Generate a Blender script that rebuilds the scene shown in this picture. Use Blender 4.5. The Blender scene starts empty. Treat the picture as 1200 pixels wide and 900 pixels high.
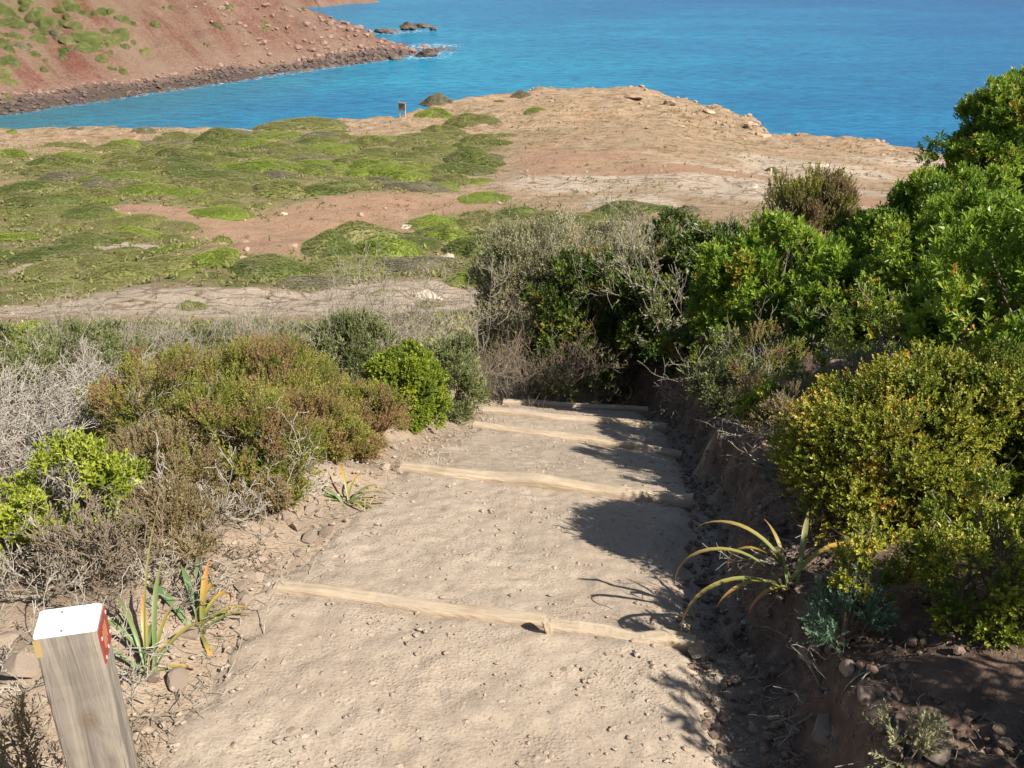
import bpy, math
import numpy as np
from mathutils import Vector

# ------------------------------------------------------------------ camera
scene = bpy.context.scene
PITCH = math.radians(26.0)
FPX = 1167.0
cam_data = bpy.data.cameras.new('camera')
cam_data.sensor_width = 36.0
cam_data.lens = 36.0 * FPX / 1200.0
cam_data.clip_start = 0.05
cam_data.clip_end = 6000.0
cam = bpy.data.objects.new('camera', cam_data)
scene.collection.objects.link(cam)
cam.location = (0, 0, 0)
cam.rotation_euler = (math.radians(90) - PITCH, 0, 0)
scene.camera = cam

# ------------------------------------------------------------------ light
SUN_TO = Vector((-0.62, 0.50, -0.74)).normalized()      # direction the light travels
elev = math.asin(-SUN_TO.z)
azim = math.atan2(-SUN_TO.x, -SUN_TO.y)
world = bpy.data.worlds.new('World')
scene.world = world
world.use_nodes = True
wn = world.node_tree.nodes
wl = world.node_tree.links
bgn = wn.get('Background') or wn.new('ShaderNodeBackground')
won = wn.get('World Output') or wn.new('ShaderNodeOutputWorld')
wl.new(bgn.outputs[0], won.inputs[0])
sky = wn.new('ShaderNodeTexSky')
sky.sky_type = 'NISHITA'
sky.sun_disc = False
sky.sun_elevation = elev
sky.sun_rotation = azim
wl.new(sky.outputs[0], bgn.inputs[0])
bgn.inputs[1].default_value = 0.055
sund = bpy.data.lights.new('sun', 'SUN')
sund.energy = 5.0
sund.angle = math.radians(0.53)
sund.color = (1.0, 0.95, 0.87)
sun = bpy.data.objects.new('sun', sund)
scene.collection.objects.link(sun)
sun.rotation_euler = SUN_TO.to_track_quat('-Z', 'Y').to_euler()
sun.location = (20, -20, 30)
vs = scene.view_settings
vs.view_transform = 'Standard'
vs.look = 'None'
vs.exposure = 0.95
vs.gamma = 1.0
vs.use_curve_mapping = False
scene.cycles.max_bounces = 6
scene.cycles.diffuse_bounces = 3
scene.cycles.transmission_bounces = 3
scene.cycles.use_denoising = True

# ------------------------------------------------------------------ helpers
rng = np.random.default_rng(11)
COL = scene.collection


def ray(px, py):
    u = (px - 600.0) / FPX
    v = (py - 450.0) / FPX
    c, s = math.cos(PITCH), math.sin(PITCH)
    return np.array([u, c - v * s, -s - v * c])


def hsh(ix, iy, seed):
    n = (ix.astype(np.int64) * 374761393 + iy.astype(np.int64) * 668265263 + seed * 974711) & 0xFFFFFFFF
    n = ((n ^ (n >> 13)) * 1274126177) & 0xFFFFFFFF
    n = n ^ (n >> 16)
    return (n & 0xFFFFFF) / float(0xFFFFFF)


def vnoise(x, y, seed=0):
    ix = np.floor(x); iy = np.floor(y)
    fx = x - ix; fy = y - iy
    fx = fx * fx * (3 - 2 * fx); fy = fy * fy * (3 - 2 * fy)
    a = hsh(ix, iy, seed); b = hsh(ix + 1, iy, seed)
    c = hsh(ix, iy + 1, seed); d = hsh(ix + 1, iy + 1, seed)
    return (a * (1 - fx) + b * fx) * (1 - fy) + (c * (1 - fx) + d * fx) * fy


def fbm(x, y, seed=0, octs=4):
    s = 0.0; a = 0.5; t = 0.0
    for i in range(octs):
        s = s + a * vnoise(x, y, seed + i * 17); t += a
        x = x * 2.03 + 5.1; y = y * 2.03 - 3.7; a *= 0.5
    return s / t - 0.5


def sn3(P, seed, freq, k=7):
    r = np.random.default_rng(seed)
    out = 0.0
    for i in range(k):
        d = r.normal(size=3); d /= np.linalg.norm(d)
        out = out + np.sin((P @ d) * freq * r.uniform(0.6, 1.6) + r.uniform(0, 6.28))
    return out / k


def sstep(a, b, x):
    t = np.clip((x - a) / (b - a), 0, 1)
    return t * t * (3 - 2 * t)


def nrm(v):
    return v / (np.linalg.norm(v, axis=-1, keepdims=True) + 1e-9)


def make_mesh(name, verts, faces, mat=None, attrs=None, smooth=False):
    verts = np.asarray(verts, dtype=np.float32)
    me = bpy.data.meshes.new(name)
    fl = [np.asarray(f, dtype=np.int32) for f in (faces if isinstance(faces, list) else [faces]) if len(f)]
    nl = sum(f.size for f in fl); nf = sum(len(f) for f in fl)
    me.vertices.add(len(verts)); me.loops.add(nl); me.polygons.add(nf)
    me.vertices.foreach_set('co', verts.ravel())
    me.loops.foreach_set('vertex_index', np.concatenate([f.ravel() for f in fl]))
    tot = np.concatenate([np.full(len(f), f.shape[1], np.int32) for f in fl])
    start = np.concatenate([[0], np.cumsum(tot)[:-1]]).astype(np.int32)
    me.polygons.foreach_set('loop_start', start)
    me.polygons.foreach_set('loop_total', tot)
    me.polygons.foreach_set('use_smooth', np.full(nf, bool(smooth)))
    if attrs:
        for k, a in attrs.items():
            a = np.asarray(a, dtype=np.float32)
            if a.ndim == 1:
                at = me.attributes.new(k, 'FLOAT', 'POINT'); at.data.foreach_set('value', a)
            else:
                at = me.attributes.new(k, 'FLOAT_VECTOR', 'POINT'); at.data.foreach_set('vector', a.ravel())
    if mat is not None:
        me.materials.append(mat)
    me.update(calc_edges=True)
    me.validate()
    return me


def obj(name, me, parent=None, label=None, cat=None, group=None, kind=None, loc=None):
    o = bpy.data.objects.new(name, me)
    COL.objects.link(o)
    if parent is not None:
        o.parent = parent
    if loc is not None:
        o.location = loc
    if label: o['label'] = label
    if cat: o['category'] = cat
    if group: o['group'] = group
    if kind: o['kind'] = kind
    return o


def empty(name, loc, label, cat, group=None):
    o = obj(name, None, None, label, cat, group, None, [float(c) for c in loc])
    o.empty_display_size = 0.1
    return o


def grid_faces(nu, nv):
    i = np.arange(nu - 1)[:, None]; j = np.arange(nv - 1)[None, :]
    a = (i * nv + j).ravel()
    return np.stack([a, a + nv, a + nv + 1, a + 1], 1)


# ------------------------------------------------------------------ materials
def new_mat(name):
    m = bpy.data.materials.new(name); m.use_nodes = True
    nt = m.node_tree
    for n in list(nt.nodes): nt.nodes.remove(n)
    out = nt.nodes.new('ShaderNodeOutputMaterial')
    b = nt.nodes.new('ShaderNodeBsdfPrincipled')
    nt.links.new(b.outputs[0], out.inputs[0])
    return m, nt, b, out


def N(nt, t, **kw):
    n = nt.nodes.new(t)
    for k, v in kw.items(): setattr(n, k, v)
    return n


def ramp(nt, fac, stops):
    r = nt.nodes.new('ShaderNodeValToRGB')
    el = r.color_ramp.elements
    while len(el) < len(stops): el.new(0.5)
    for e, (p, c) in zip(el, stops):
        e.position = p; e.color = (c[0], c[1], c[2], 1)
    nt.links.new(fac, r.inputs[0])
    return r.outputs[0]


def noise(nt, vec, scale, detail=4, rough=0.55, dist=0.0):
    n = nt.nodes.new('ShaderNodeTexNoise')
    n.inputs['Scale'].default_value = scale
    n.inputs['Detail'].default_value = detail
    n.inputs['Roughness'].default_value = rough
    n.inputs['Distortion'].default_value = dist
    if vec is not None: nt.links.new(vec, n.inputs['Vector'])
    return n.outputs['Fac']


def mixc(nt, fac, a, b, mode='MIX'):
    m = nt.nodes.new('ShaderNodeMix'); m.data_type = 'RGBA'; m.blend_type = mode
    for sock, v in ((m.inputs[0], fac), (m.inputs[6], a), (m.inputs[7], b)):
        if isinstance(v, bpy.types.NodeSocket): nt.links.new(v, sock)
        elif isinstance(v, (int, float)): sock.default_value = v
        else: sock.default_value = (v[0], v[1], v[2], 1)
    return m.outputs[2]


def math_n(nt, op, a, b=None, clamp=False):
    m = nt.nodes.new('ShaderNodeMath'); m.operation = op; m.use_clamp = clamp
    for i, v in enumerate((a, b)):
        if v is None: continue
        if isinstance(v, bpy.types.NodeSocket): nt.links.new(v, m.inputs[i])
        else: m.inputs[i].default_value = v
    return m.outputs[0]


def maprange(nt, v, a, b, c=0.0, d=1.0):
    m = nt.nodes.new('ShaderNodeMapRange'); m.clamp = True
    nt.links.new(v, m.inputs[0])
    m.inputs[1].default_value = a; m.inputs[2].default_value = b
    m.inputs[3].default_value = c; m.inputs[4].default_value = d
    return m.outputs[0]


def bump(nt, b, h, strength, dist, prev=None):
    n = nt.nodes.new('ShaderNodeBump')
    n.inputs['Strength'].default_value = strength
    n.inputs['Distance'].default_value = dist
    nt.links.new(h, n.inputs['Height'])
    if prev is not None: nt.links.new(prev, n.inputs['Normal'])
    nt.links.new(n.outputs[0], b.inputs['Normal'])
    return n.outputs[0]


def objcoord(nt):
    return nt.nodes.new('ShaderNodeTexCoord').outputs['Object']


def scaled(nt, vec, s):
    m = nt.nodes.new('ShaderNodeMapping'); m.inputs['Scale'].default_value = s
    nt.links.new(vec, m.inputs[0])
    return m.outputs[0]


def attr(nt, name, out='Fac'):
    a = nt.nodes.new('ShaderNodeAttribute'); a.attribute_name = name
    return a.outputs[out]


def leaf_mat(name, stops, trans=0.3, rough=0.5, patch=None, patch_scale=5.0, spec=0.35):
    """stops: colour ramp over the per-leaf 'tint'; patch: a second colour in clumps (e.g. dry brown)."""
    m, nt, b, out = new_mat(name)
    t = attr(nt, 'tint')
    c = ramp(nt, t, stops)
    if patch:
        geo = nt.nodes.new('ShaderNodeNewGeometry')
        f = noise(nt, geo.outputs['Position'], patch_scale, 2, 0.5)
        f = maprange(nt, f, patch[1], patch[2])
        f = math_n(nt, 'MULTIPLY', f, patch[3])
        c = mixc(nt, f, c, patch[0])
    nt.links.new(c, b.inputs['Base Color'])
    b.inputs['Roughness'].default_value = rough
    b.inputs['Specular IOR Level'].default_value = spec
    if trans > 0:
        tr = nt.nodes.new('ShaderNodeBsdfTranslucent')
        c2 = mixc(nt, 0.5, c, (0.30, 0.36, 0.02), 'MIX')
        nt.links.new(c2 if False else c, tr.inputs['Color'])
        mx = nt.nodes.new('ShaderNodeMixShader'); mx.inputs[0].default_value = trans
        nt.links.new(b.outputs[0], mx.inputs[1]); nt.links.new(tr.outputs[0], mx.inputs[2])
        nt.links.new(mx.outputs[0], out.inputs[0])
    return m


def wood_mat(name, c1, c2, c3, axis=2, scale=6.0, knots=True, rough=0.8):
    m, nt, b, out = new_mat(name)
    v = objcoord(nt)
    s = [14.0, 14.0, 14.0]; s[axis] = 1.1
    g = noise(nt, scaled(nt, v, s), scale, 6, 0.65, 0.6)
    c = ramp(nt, g, [(0.28, c1), (0.5, c2), (0.75, c3)])
    big = noise(nt, v, 9.0, 3, 0.6)
    c = mixc(nt, maprange(nt, big, 0.4, 0.75, 0, 0.55), c, c1)
    nt.links.new(c, b.inputs['Base Color'])
    b.inputs['Roughness'].default_value = rough
    b.inputs['Specular IOR Level'].default_value = 0.2
    bump(nt, b, g, 0.8, 0.004)
    return m


def dirt_mat(name, light, mid, dark, litter=None, bumps=0.7, sc=1.0):
    m, nt, b, out = new_mat(name)
    v = objcoord(nt)
    n1 = noise(nt, v, 1.7 * sc, 5, 0.6)
    n2 = noise(nt, v, 14.0 * sc, 6, 0.65)
    n3 = noise(nt, v, 95.0 * sc, 4, 0.7)
    c = ramp(nt, n1, [(0.3, mid), (0.62, light)])
    c = mixc(nt, maprange(nt, noise(nt, v, 5.5 * sc, 6, 0.7, 0.4), 0.5, 0.68, 0, 0.6), c, mid)
    c = mixc(nt, maprange(nt, n2, 0.36, 0.56, 0.75, 0.0), c, mid)
    c = mixc(nt, maprange(nt, n3, 0.28, 0.5, 0.7, 0.0), c, dark)
    if litter:
        n4 = noise(nt, v, 38.0 * sc, 6, 0.75)
        c = mixc(nt, maprange(nt, n4, 0.42, 0.6, 0.0, 0.85), c, litter)
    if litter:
        c = mixc(nt, math_n(nt, 'MULTIPLY', attr(nt, 'dark_soil'), 0.92), c, ramp(nt, n2, [(0.3, (0.075, 0.046, 0.034)), (0.52, (0.135, 0.088, 0.063)), (0.7, (0.24, 0.17, 0.12))]))
    nt.links.new(c, b.inputs['Base Color'])
    b.inputs['Roughness'].default_value = 0.95
    b.inputs['Specular IOR Level'].default_value = 0.1
    vo = nt.nodes.new('ShaderNodeTexVoronoi'); vo.inputs['Scale'].default_value = 85.0 * sc
    nt.links.new(v, vo.inputs['Vector'])
    peb = math_n(nt, 'MULTIPLY', maprange(nt, vo.outputs['Distance'], 0.05, 0.5, 1, 0), maprange(nt, noise(nt, v, 5.0, 4, 0.6), 0.42, 0.62))
    p = bump(nt, b, n2, bumps * 0.35, 0.02)
    p = bump(nt, b, peb, bumps * 0.8, 0.005, p)
    bump(nt, b, n3, bumps, 0.006, p)
    return m


def stone_mat(name, c1, c2, c3, scale=18.0):
    m, nt, b, out = new_mat(name)
    v = objcoord(nt)
    info = nt.nodes.new('ShaderNodeObjectInfo')
    n1 = noise(nt, v, scale, 5, 0.65)
    c = ramp(nt, n1, [(0.3, c1), (0.5, c2), (0.72, c3)])
    n2 = noise(nt, v, scale * 6, 4, 0.7)
    c = mixc(nt, maprange(nt, n2, 0.3, 0.5, 0.5, 0), c, c1)
    hv = nt.nodes.new('ShaderNodeHueSaturation')
    nt.links.new(maprange(nt, info.outputs['Random'], 0, 1, 0.75, 1.15), hv.inputs['Value'])
    nt.links.new(c, hv.inputs['Color'])
    nt.links.new(hv.outputs[0], b.inputs['Base Color'])
    b.inputs['Roughness'].default_value = 0.9
    b.inputs['Specular IOR Level'].default_value = 0.15
    bump(nt, b, n1, 0.6, 0.02)
    return m


M = {}
M['path'] = dirt_mat('path_dirt', (0.40, 0.325, 0.245), (0.32, 0.25, 0.185), (0.20, 0.15, 0.105), bumps=0.55)
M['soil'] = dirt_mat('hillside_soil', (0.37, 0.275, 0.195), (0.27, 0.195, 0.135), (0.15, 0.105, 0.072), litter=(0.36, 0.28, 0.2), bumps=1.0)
M['stone'] = stone_mat('stone', (0.27, 0.20, 0.15), (0.37, 0.285, 0.215), (0.46, 0.37, 0.28), 30)
M['gravel'] = stone_mat('gravel', (0.30, 0.225, 0.165), (0.40, 0.315, 0.24), (0.50, 0.41, 0.32), 25)
M['crumb'] = stone_mat('earth_crumb', (0.12, 0.08, 0.058), (0.20, 0.14, 0.10), (0.30, 0.225, 0.165), 25)
M['pale_rock'] = stone_mat('pale_rock', (0.30, 0.23, 0.165), (0.48, 0.40, 0.30), (0.58, 0.51, 0.40), 2.2)
M['headland_rock'] = stone_mat('headland_rock', (0.20, 0.13, 0.09), (0.36, 0.26, 0.18), (0.46, 0.36, 0.26), 1.5)
M['dark_rock'] = stone_mat('shore_rock', (0.06, 0.045, 0.04), (0.115, 0.085, 0.072), (0.19, 0.135, 0.11), 1.2)
M['scree_rock'] = stone_mat('scree_rock', (0.14, 0.085, 0.065), (0.22, 0.14, 0.108), (0.30, 0.20, 0.155), 1.2)
M['twig_grey'] = wood_mat('grey_twig', (0.16, 0.135, 0.10), (0.285, 0.25, 0.19), (0.42, 0.37, 0.29), 2, 5)
M['twig_brown'] = wood_mat('brown_twig', (0.10, 0.075, 0.05), (0.19, 0.145, 0.10), (0.29, 0.23, 0.16), 2, 5)
M['twig_silver'] = wood_mat('silver_twig', (0.19, 0.165, 0.13), (0.32, 0.285, 0.235), (0.46, 0.42, 0.36), 2, 5)
M['timber'] = wood_mat('sawn_timber', (0.25, 0.185, 0.12), (0.42, 0.33, 0.225), (0.52, 0.415, 0.28), 0, 6)
nt = M['timber'].node_tree
bs = [q for q in nt.nodes if q.type == 'BSDF_PRINCIPLED'][0]
src = bs.inputs['Base Color'].links[0].from_socket
geo_ = nt.nodes.new('ShaderNodeNewGeometry')
df = maprange(nt, noise(nt, geo_.outputs['Position'], 7.0, 6, 0.7), 0.45, 0.62, 0.0, 0.7)
nt.links.new(mixc(nt, df, src, (0.36, 0.285, 0.21)), bs.inputs['Base Color'])
M['post'] = wood_mat('weathered_post', (0.12, 0.10, 0.082), (0.25, 0.215, 0.175), (0.37, 0.31, 0.235), 2, 4.0)
nt = M['post'].node_tree
bs = [q for q in nt.nodes if q.type == 'BSDF_PRINCIPLED'][0]
src = bs.inputs['Base Color'].links[0].from_socket
dist = nt.nodes.new('ShaderNodeVectorMath'); dist.operation = 'DISTANCE'
nt.links.new(scaled(nt, objcoord(nt), (1, 1, 0.75)), dist.inputs[0]); dist.inputs[1].default_value = (0.006, -0.034, 0.445)
ringf = math_n(nt, 'SINE', math_n(nt, 'MULTIPLY', math_n(nt, 'ADD', dist.outputs['Value'], math_n(nt, 'MULTIPLY', noise(nt, objcoord(nt), 30, 3), 0.008)), 1100.0))
kf = math_n(nt, 'MULTIPLY', maprange(nt, dist.outputs['Value'], 0.020, 0.006, 0, 0.8), maprange(nt, ringf, -1, 1, 0.45, 0.75))
nt.links.new(mixc(nt, kf, src, (0.13, 0.085, 0.05)), bs.inputs['Base Color'])
M['lentisk'] = leaf_mat('lentisk_leaf', [(0.0, (0.07, 0.13, 0.014)), (0.4, (0.17, 0.27, 0.024)), (0.8, (0.29, 0.385, 0.042)), (0.96, (0.38, 0.43, 0.06)), (0.985, (0.45, 0.26, 0.04))], 0.46, 0.4, spec=0.4)
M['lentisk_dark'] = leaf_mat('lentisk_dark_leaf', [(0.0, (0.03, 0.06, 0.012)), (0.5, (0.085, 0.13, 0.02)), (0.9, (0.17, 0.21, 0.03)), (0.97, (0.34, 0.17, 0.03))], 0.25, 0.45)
M['lime'] = leaf_mat('lime_leaf', [(0.0, (0.13, 0.17, 0.018)), (0.5, (0.27, 0.32, 0.03)), (1.0, (0.42, 0.45, 0.07))], 0.35, 0.45)
M['box_green'] = leaf_mat('round_bush_leaf', [(0.0, (0.08, 0.12, 0.014)), (0.5, (0.20, 0.26, 0.022)), (0.85, (0.33, 0.36, 0.035)), (1.0, (0.45, 0.42, 0.07))], 0.3, 0.5)
M['yellow'] = leaf_mat('yellow_bush_leaf', [(0.0, (0.06, 0.10, 0.012)), (0.35, (0.15, 0.18, 0.018)), (0.62, (0.29, 0.30, 0.03)), (0.88, (0.50, 0.44, 0.08)), (1.0, (0.48, 0.24, 0.03))], 0.3, 0.5, patch=((0.32, 0.16, 0.03), 0.6, 0.78, 0.45), patch_scale=6)
M['fine_green'] = leaf_mat('fine_green_leaf', [(0.0, (0.06, 0.10, 0.012)), (0.4, (0.15, 0.20, 0.02)), (0.7, (0.28, 0.30, 0.03)), (0.92, (0.48, 0.42, 0.08))], 0.3, 0.5)
M['heath'] = leaf_mat('heath_leaf', [(0.0, (0.10, 0.11, 0.022)), (0.5, (0.21, 0.22, 0.036)), (0.85, (0.31, 0.30, 0.05)), (1.0, (0.34, 0.26, 0.09))], 0.3, 0.6, patch=((0.30, 0.18, 0.09), 0.46, 0.60, 0.85), patch_scale=6.5)
M['heath_far'] = leaf_mat('heath_dome_leaf', [(0.0, (0.10, 0.095, 0.025)), (0.5, (0.22, 0.22, 0.04)), (1.0, (0.34, 0.34, 0.05))], 0.25, 0.6, patch=((0.27, 0.18, 0.11), 0.45, 0.6, 0.8), patch_scale=3.0)
M['brown'] = leaf_mat('dry_heath_leaf', [(0.0, (0.13, 0.10, 0.045)), (0.5, (0.24, 0.18, 0.085)), (1.0, (0.33, 0.26, 0.13))], 0.2, 0.7)
M['grey_leaf'] = leaf_mat('grey_leaf', [(0.0, (0.15, 0.145, 0.065)), (0.5, (0.28, 0.265, 0.14)), (1.0, (0.41, 0.38, 0.23))], 0.25, 0.6)
M['grey_green'] = leaf_mat('grey_green_leaf', [(0.0, (0.085, 0.105, 0.035)), (0.5, (0.16, 0.18, 0.06)), (1.0, (0.27, 0.27, 0.13))], 0.25, 0.6)
M['blue_green'] = leaf_mat('blue_green_leaf', [(0.0, (0.06, 0.11, 0.07)), (0.5, (0.11, 0.18, 0.11)), (1.0, (0.18, 0.25, 0.15))], 0.25, 0.6)
CUSH = {
    'bright': [(0.0, (0.13, 0.17, 0.025)), (0.5, (0.205, 0.255, 0.038)), (1.0, (0.29, 0.32, 0.065))],
    'olive': [(0.0, (0.14, 0.145, 0.04)), (0.5, (0.20, 0.20, 0.06)), (1.0, (0.27, 0.26, 0.095))],
    'dark': [(0.0, (0.075, 0.10, 0.026)), (0.5, (0.135, 0.16, 0.04)), (1.0, (0.20, 0.21, 0.06))],
    'grey': [(0.0, (0.12, 0.11, 0.06)), (0.5, (0.19, 0.17, 0.10)), (1.0, (0.26, 0.23, 0.15))],
}
for k, st in CUSH.items():
    M['cush_' + k] = leaf_mat('cushion_' + k, st, 0.25, 0.65, patch=((0.25, 0.215, 0.11), 0.48, 0.68, 0.6), patch_scale=0.45)


# ------------------------------------------------------------------ terrain function
PY = np.array([-6, 0, 1.5, 3.0, 5.0, 7.0, 9.0, 20, 36.0, 39, 45, 61, 117, 150, 400])
PZ = np.array([-1.0, -1.5, -1.68, -2.0, -2.72, -3.58, -4.5, -8.8, -14.5, -15.0, -16.0, -17.9, -24.6, -25.0, -25.0])
_ty = np.arange(-6, 400, 0.1)
_tz = np.interp(_ty, PY, PZ)
_k = np.hanning(31); _k /= _k.sum()
_tzs = np.convolve(np.pad(_tz, 15, mode='edge'), _k, 'valid')

# timbers: left end, right end (plan), height of the top
STEPS = [((-0.674, 2.30), (0.483, 2.06), -1.75), ((-0.456, 3.53), (0.70, 3.27), -2.09),
         ((-0.23, 5.36), (0.98, 4.99), -2.87), ((-0.19, 5.91), (1.00, 5.69), -3.07), ((-0.07, 7.21), (1.09, 7.07), -3.67)]
YC = np.array([(a[1] + b[1]) / 2 for a, b, z in STEPS])
XC = np.array([(a[0] + b[0]) / 2 for a, b, z in STEPS])
SL = np.array([(a[1] - b[1]) / (b[0] - a[0]) for a, b, z in STEPS])
_py = [-6, 0.0, 1.4]; _pz = [-1.1, -1.58, -1.665]
drop = 0.09
for yc, (a, b, z) in zip(YC, STEPS):
    _py += [yc - 0.06, yc + 0.055, yc + 0.10]
    _pz += [z - 0.012, z - 0.012 - drop * 0.5, z - drop]
_py += [9.0, 12, 20]; _pz += [-4.55, -5.8, -8.9]


def path_x(y):
    return np.interp(y, np.concatenate([[-3, 1.2], YC, [9.0, 10.5]]), np.concatenate([[-0.15, -0.14], XC, [0.35, -0.4]]))


def half_l(y):
    return np.interp(y, [0, 1.5, 2.2, 3.4, 5.2, 7.2, 9], [0.66, 0.66, 0.64, 0.62, 0.62, 0.6, 0.5])


def half_r(y):
    return np.interp(y, [0, 1.5, 2.2, 3.4, 5.2, 7.2, 9], [0.64, 0.66, 0.66, 0.70, 0.70, 0.62, 0.5])


def Hpath(x, y):
    u = x - path_x(y)
    sl = np.interp(y, YC, SL)
    return np.interp(y + sl * u, _py, _pz)


def Hbase(x, y):
    return np.interp(y, _ty, _tzs)


def H(x, y, detail=True):
    x = np.asarray(x, float); y = np.asarray(y, float)
    hill = Hbase(x, y)
    u = x - path_x(y)
    ur = u - half_r(y); ul = -u - half_l(y)
    near = 1 - sstep(8.0, 10.5, y)
    bh = np.interp(y, [0, 2, 3.5, 5, 7.5], [0.20, 0.20, 0.28, 0.34, 0.32]) * (1 + 0.7 * fbm(x * 2.5, y * 2.5, 92, 3))
    rag = 0.30 * fbm(x * 3, y * 3, 91, 4)
    rb = bh * sstep(0.04, 0.17, ur + rag) + 0.13 * np.clip(ur - 0.2, 0, 4)
    lb = 0.10 * sstep(0.0, 0.35, ul + rag) + 0.02 * np.clip(ul - 0.3, 0, 3)
    pz = Hpath(x, y) - 0.05 * np.exp(-((ur + 0.02) / 0.09) ** 2)
    w = sstep(0.05, 0.7, np.maximum(ur, ul))
    base = hill * w + pz * (1 - w)
    base = hill * (1 - near) + (base + rb + lb) * near + (1 - near) * (0.2 * np.clip(u, -3, 3)) * sstep(30, 18, y)
    n = 0.0
    if detail:
        off = sstep(0.0, 0.25, np.maximum(ur, ul))
        n = near * (0.016 * fbm(x * 5, y * 5, 3, 4) + 0.022 * fbm(x * 17, y * 17, 5, 3) * (0.35 + 0.65 * off)
                    + off * (0.10 * fbm(x * 3, y * 3, 8, 4) + 0.05 * fbm(x * 9, y * 9, 6, 4)))
        far = sstep(9, 25, y)
        n = n + far * (1.3 * fbm(x / 14, y / 14, 21, 4) + 0.45 * fbm(x / 3.2, y / 3.2, 23, 3) * sstep(25, 45, y))
    return base + n


# --- coast of the near headland in plan
def at_z(px, py, z):
    d = ray(px, py); s = z / d[2]
    return d * s


EDGE_PX = [(-420, 175, -23), (-200, 160, -23), (0, 151, -24), (60, 148, -24), (150, 153, -24), (290, 152, -24.2), (400, 141, -24.5),
           (470, 136, -24.5), (530, 118, -24.5), (600, 111, -24.3), (650, 105, -24.0), (735, 104, -23.9), (790, 114, -24.3),
           (835, 126, -24.6), (880, 139, -24.9), (902, 157, -25), (960, 161, -25), (1040, 170, -25), (1100, 182, -25), (1250, 205, -25), (1600, 260, -24)]
EDGE = np.array([at_z(*e)[:2] for e in EDGE_PX])


def coast_sd(x, y):
    """positive on land side (towards the camera) of the headland edge"""
    x = np.asarray(x, float); y = np.asarray(y, float)
    best = np.full(x.shape, 1e9); 
    for a, b in zip(EDGE[:-1], EDGE[1:]):
        d = b - a; L = (d ** 2).sum()
        t = np.clip(((x - a[0]) * d[0] + (y - a[1]) * d[1]) / L, 0, 1)
        q = np.hypot(x - a[0] - t * d[0], y - a[1] - t * d[1])
        best = np.minimum(best, q)
    # edge as y-limit by bearing
    ang = np.arctan2(x, y); ea = np.arctan2(EDGE[:, 0], EDGE[:, 1]); er = np.hypot(EDGE[:, 0], EDGE[:, 1])
    rl = np.interp(ang, ea, er)
    return np.where(np.hypot(x, y) < rl, best, -best)


SEA_Z = -30.0


_ec = np.array([e[2] for e in EDGE_PX]) - H(EDGE[:, 0], EDGE[:, 1])
_ea = np.arctan2(EDGE[:, 0], EDGE[:, 1])


def Hfar(x, y):
    h = H(x, y)
    r = np.hypot(x, y)
    h = h + np.interp(np.arctan2(x, y), _ea, _ec) * sstep(72, 100, r)
    sd = np.full(np.shape(x), 50.0)
    m = r > 70
    if np.any(m):
        sd[m] = coast_sd(x[m], y[m])
    sd = sd + 3.4 * fbm(x / 3.6, y / 3.6, 41, 5) * sstep(60, 90, r)
    # gully of bare red earth and the ridge in front of it
    gx, gy = GULLY
    h = h - 1.6 * np.exp(-(((x - gx) / 13.0) ** 2 + ((y - gy) / 7.0) ** 2))
    rx, ry = RIDGE
    h = h + 1.0 * np.exp(-(((x - rx) / 9.0) ** 2 + ((y - ry - 0.3 * (x - rx)) / 4.0) ** 2))
    # ledges near the tip
    led = sstep(95, 120, r)
    st = fbm(x / 9.0, y / 5.0, 55, 4)
    h = h + led * (0.9 * np.round(st * 6) / 6 + 0.6 * st * sstep(0, 12, sd) + 1.1 * np.abs(fbm(x / 3.4, y / 2.4, 57, 5)) + 0.9 * np.abs(fbm(x / 2.6, y / 2.6, 58, 4)) * sstep(16, 2, sd))
    drop = sstep(0.5, -3.0, sd) * 4.0 + np.clip(-sd - 1.0, 0, 30) * 1.6
    drop = drop * (0.85 + 0.9 * fbm(x / 2.0, y / 2.0, 77, 3))
    return np.maximum(h - drop, -36)


GULLY = (0, 60); RIDGE = (0, 50)


def hit(px, py, fn=None):
    d = ray(px, py)
    s = np.geomspace(1.2, 400, 1500)
    P = d[None] * s[:, None]
    z = (fn or Hfar)(P[:, 0], P[:, 1])
    b = np.nonzero(P[:, 2] < z)[0]
    if len(b) == 0: return d * (SEA_Z / d[2])
    i = b[0]
    return P[i]


g = at_z(400, 262, -18.0); GULLY = (g[0], g[1])
g = at_z(430, 290, -16.8); RIDGE = (g[0], g[1])


# ------------------------------------------------------------------ ground meshes
_ZC = {}


def zone_ellipses(x, y, L, wob=0.35, seed=0):
    """soft union of ground ellipses given as (px, py, half width px, half height px)"""
    out = np.zeros_like(x)
    for i, (px, py, rx, ry) in enumerate(L):
        if (px, py, rx, ry) not in _ZC:
            c = hit(px, py)
            s = c[1] / ray(px, py)[1]
            a = hit(px, py - ry); b = hit(px, py + ry)
            _ZC[(px, py, rx, ry)] = (c[0], (a[1] + b[1]) / 2 if abs(a[1] - c[1]) < 60 else c[1], rx * s / FPX, max(0.25, abs(a[1] - b[1]) / 2))
        cx, cy, ax, ay = _ZC[(px, py, rx, ry)]
        q = np.hypot((x - cx) / ax, (y - cy) / ay)
        q = q + wob * 2 * fbm(x / (ax * 0.5 + .3), y / (ay * 0.5 + .3), seed + i, 4)
        out = np.maximum(out, 1 - sstep(0.75, 1.15, q))
    return out


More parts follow.
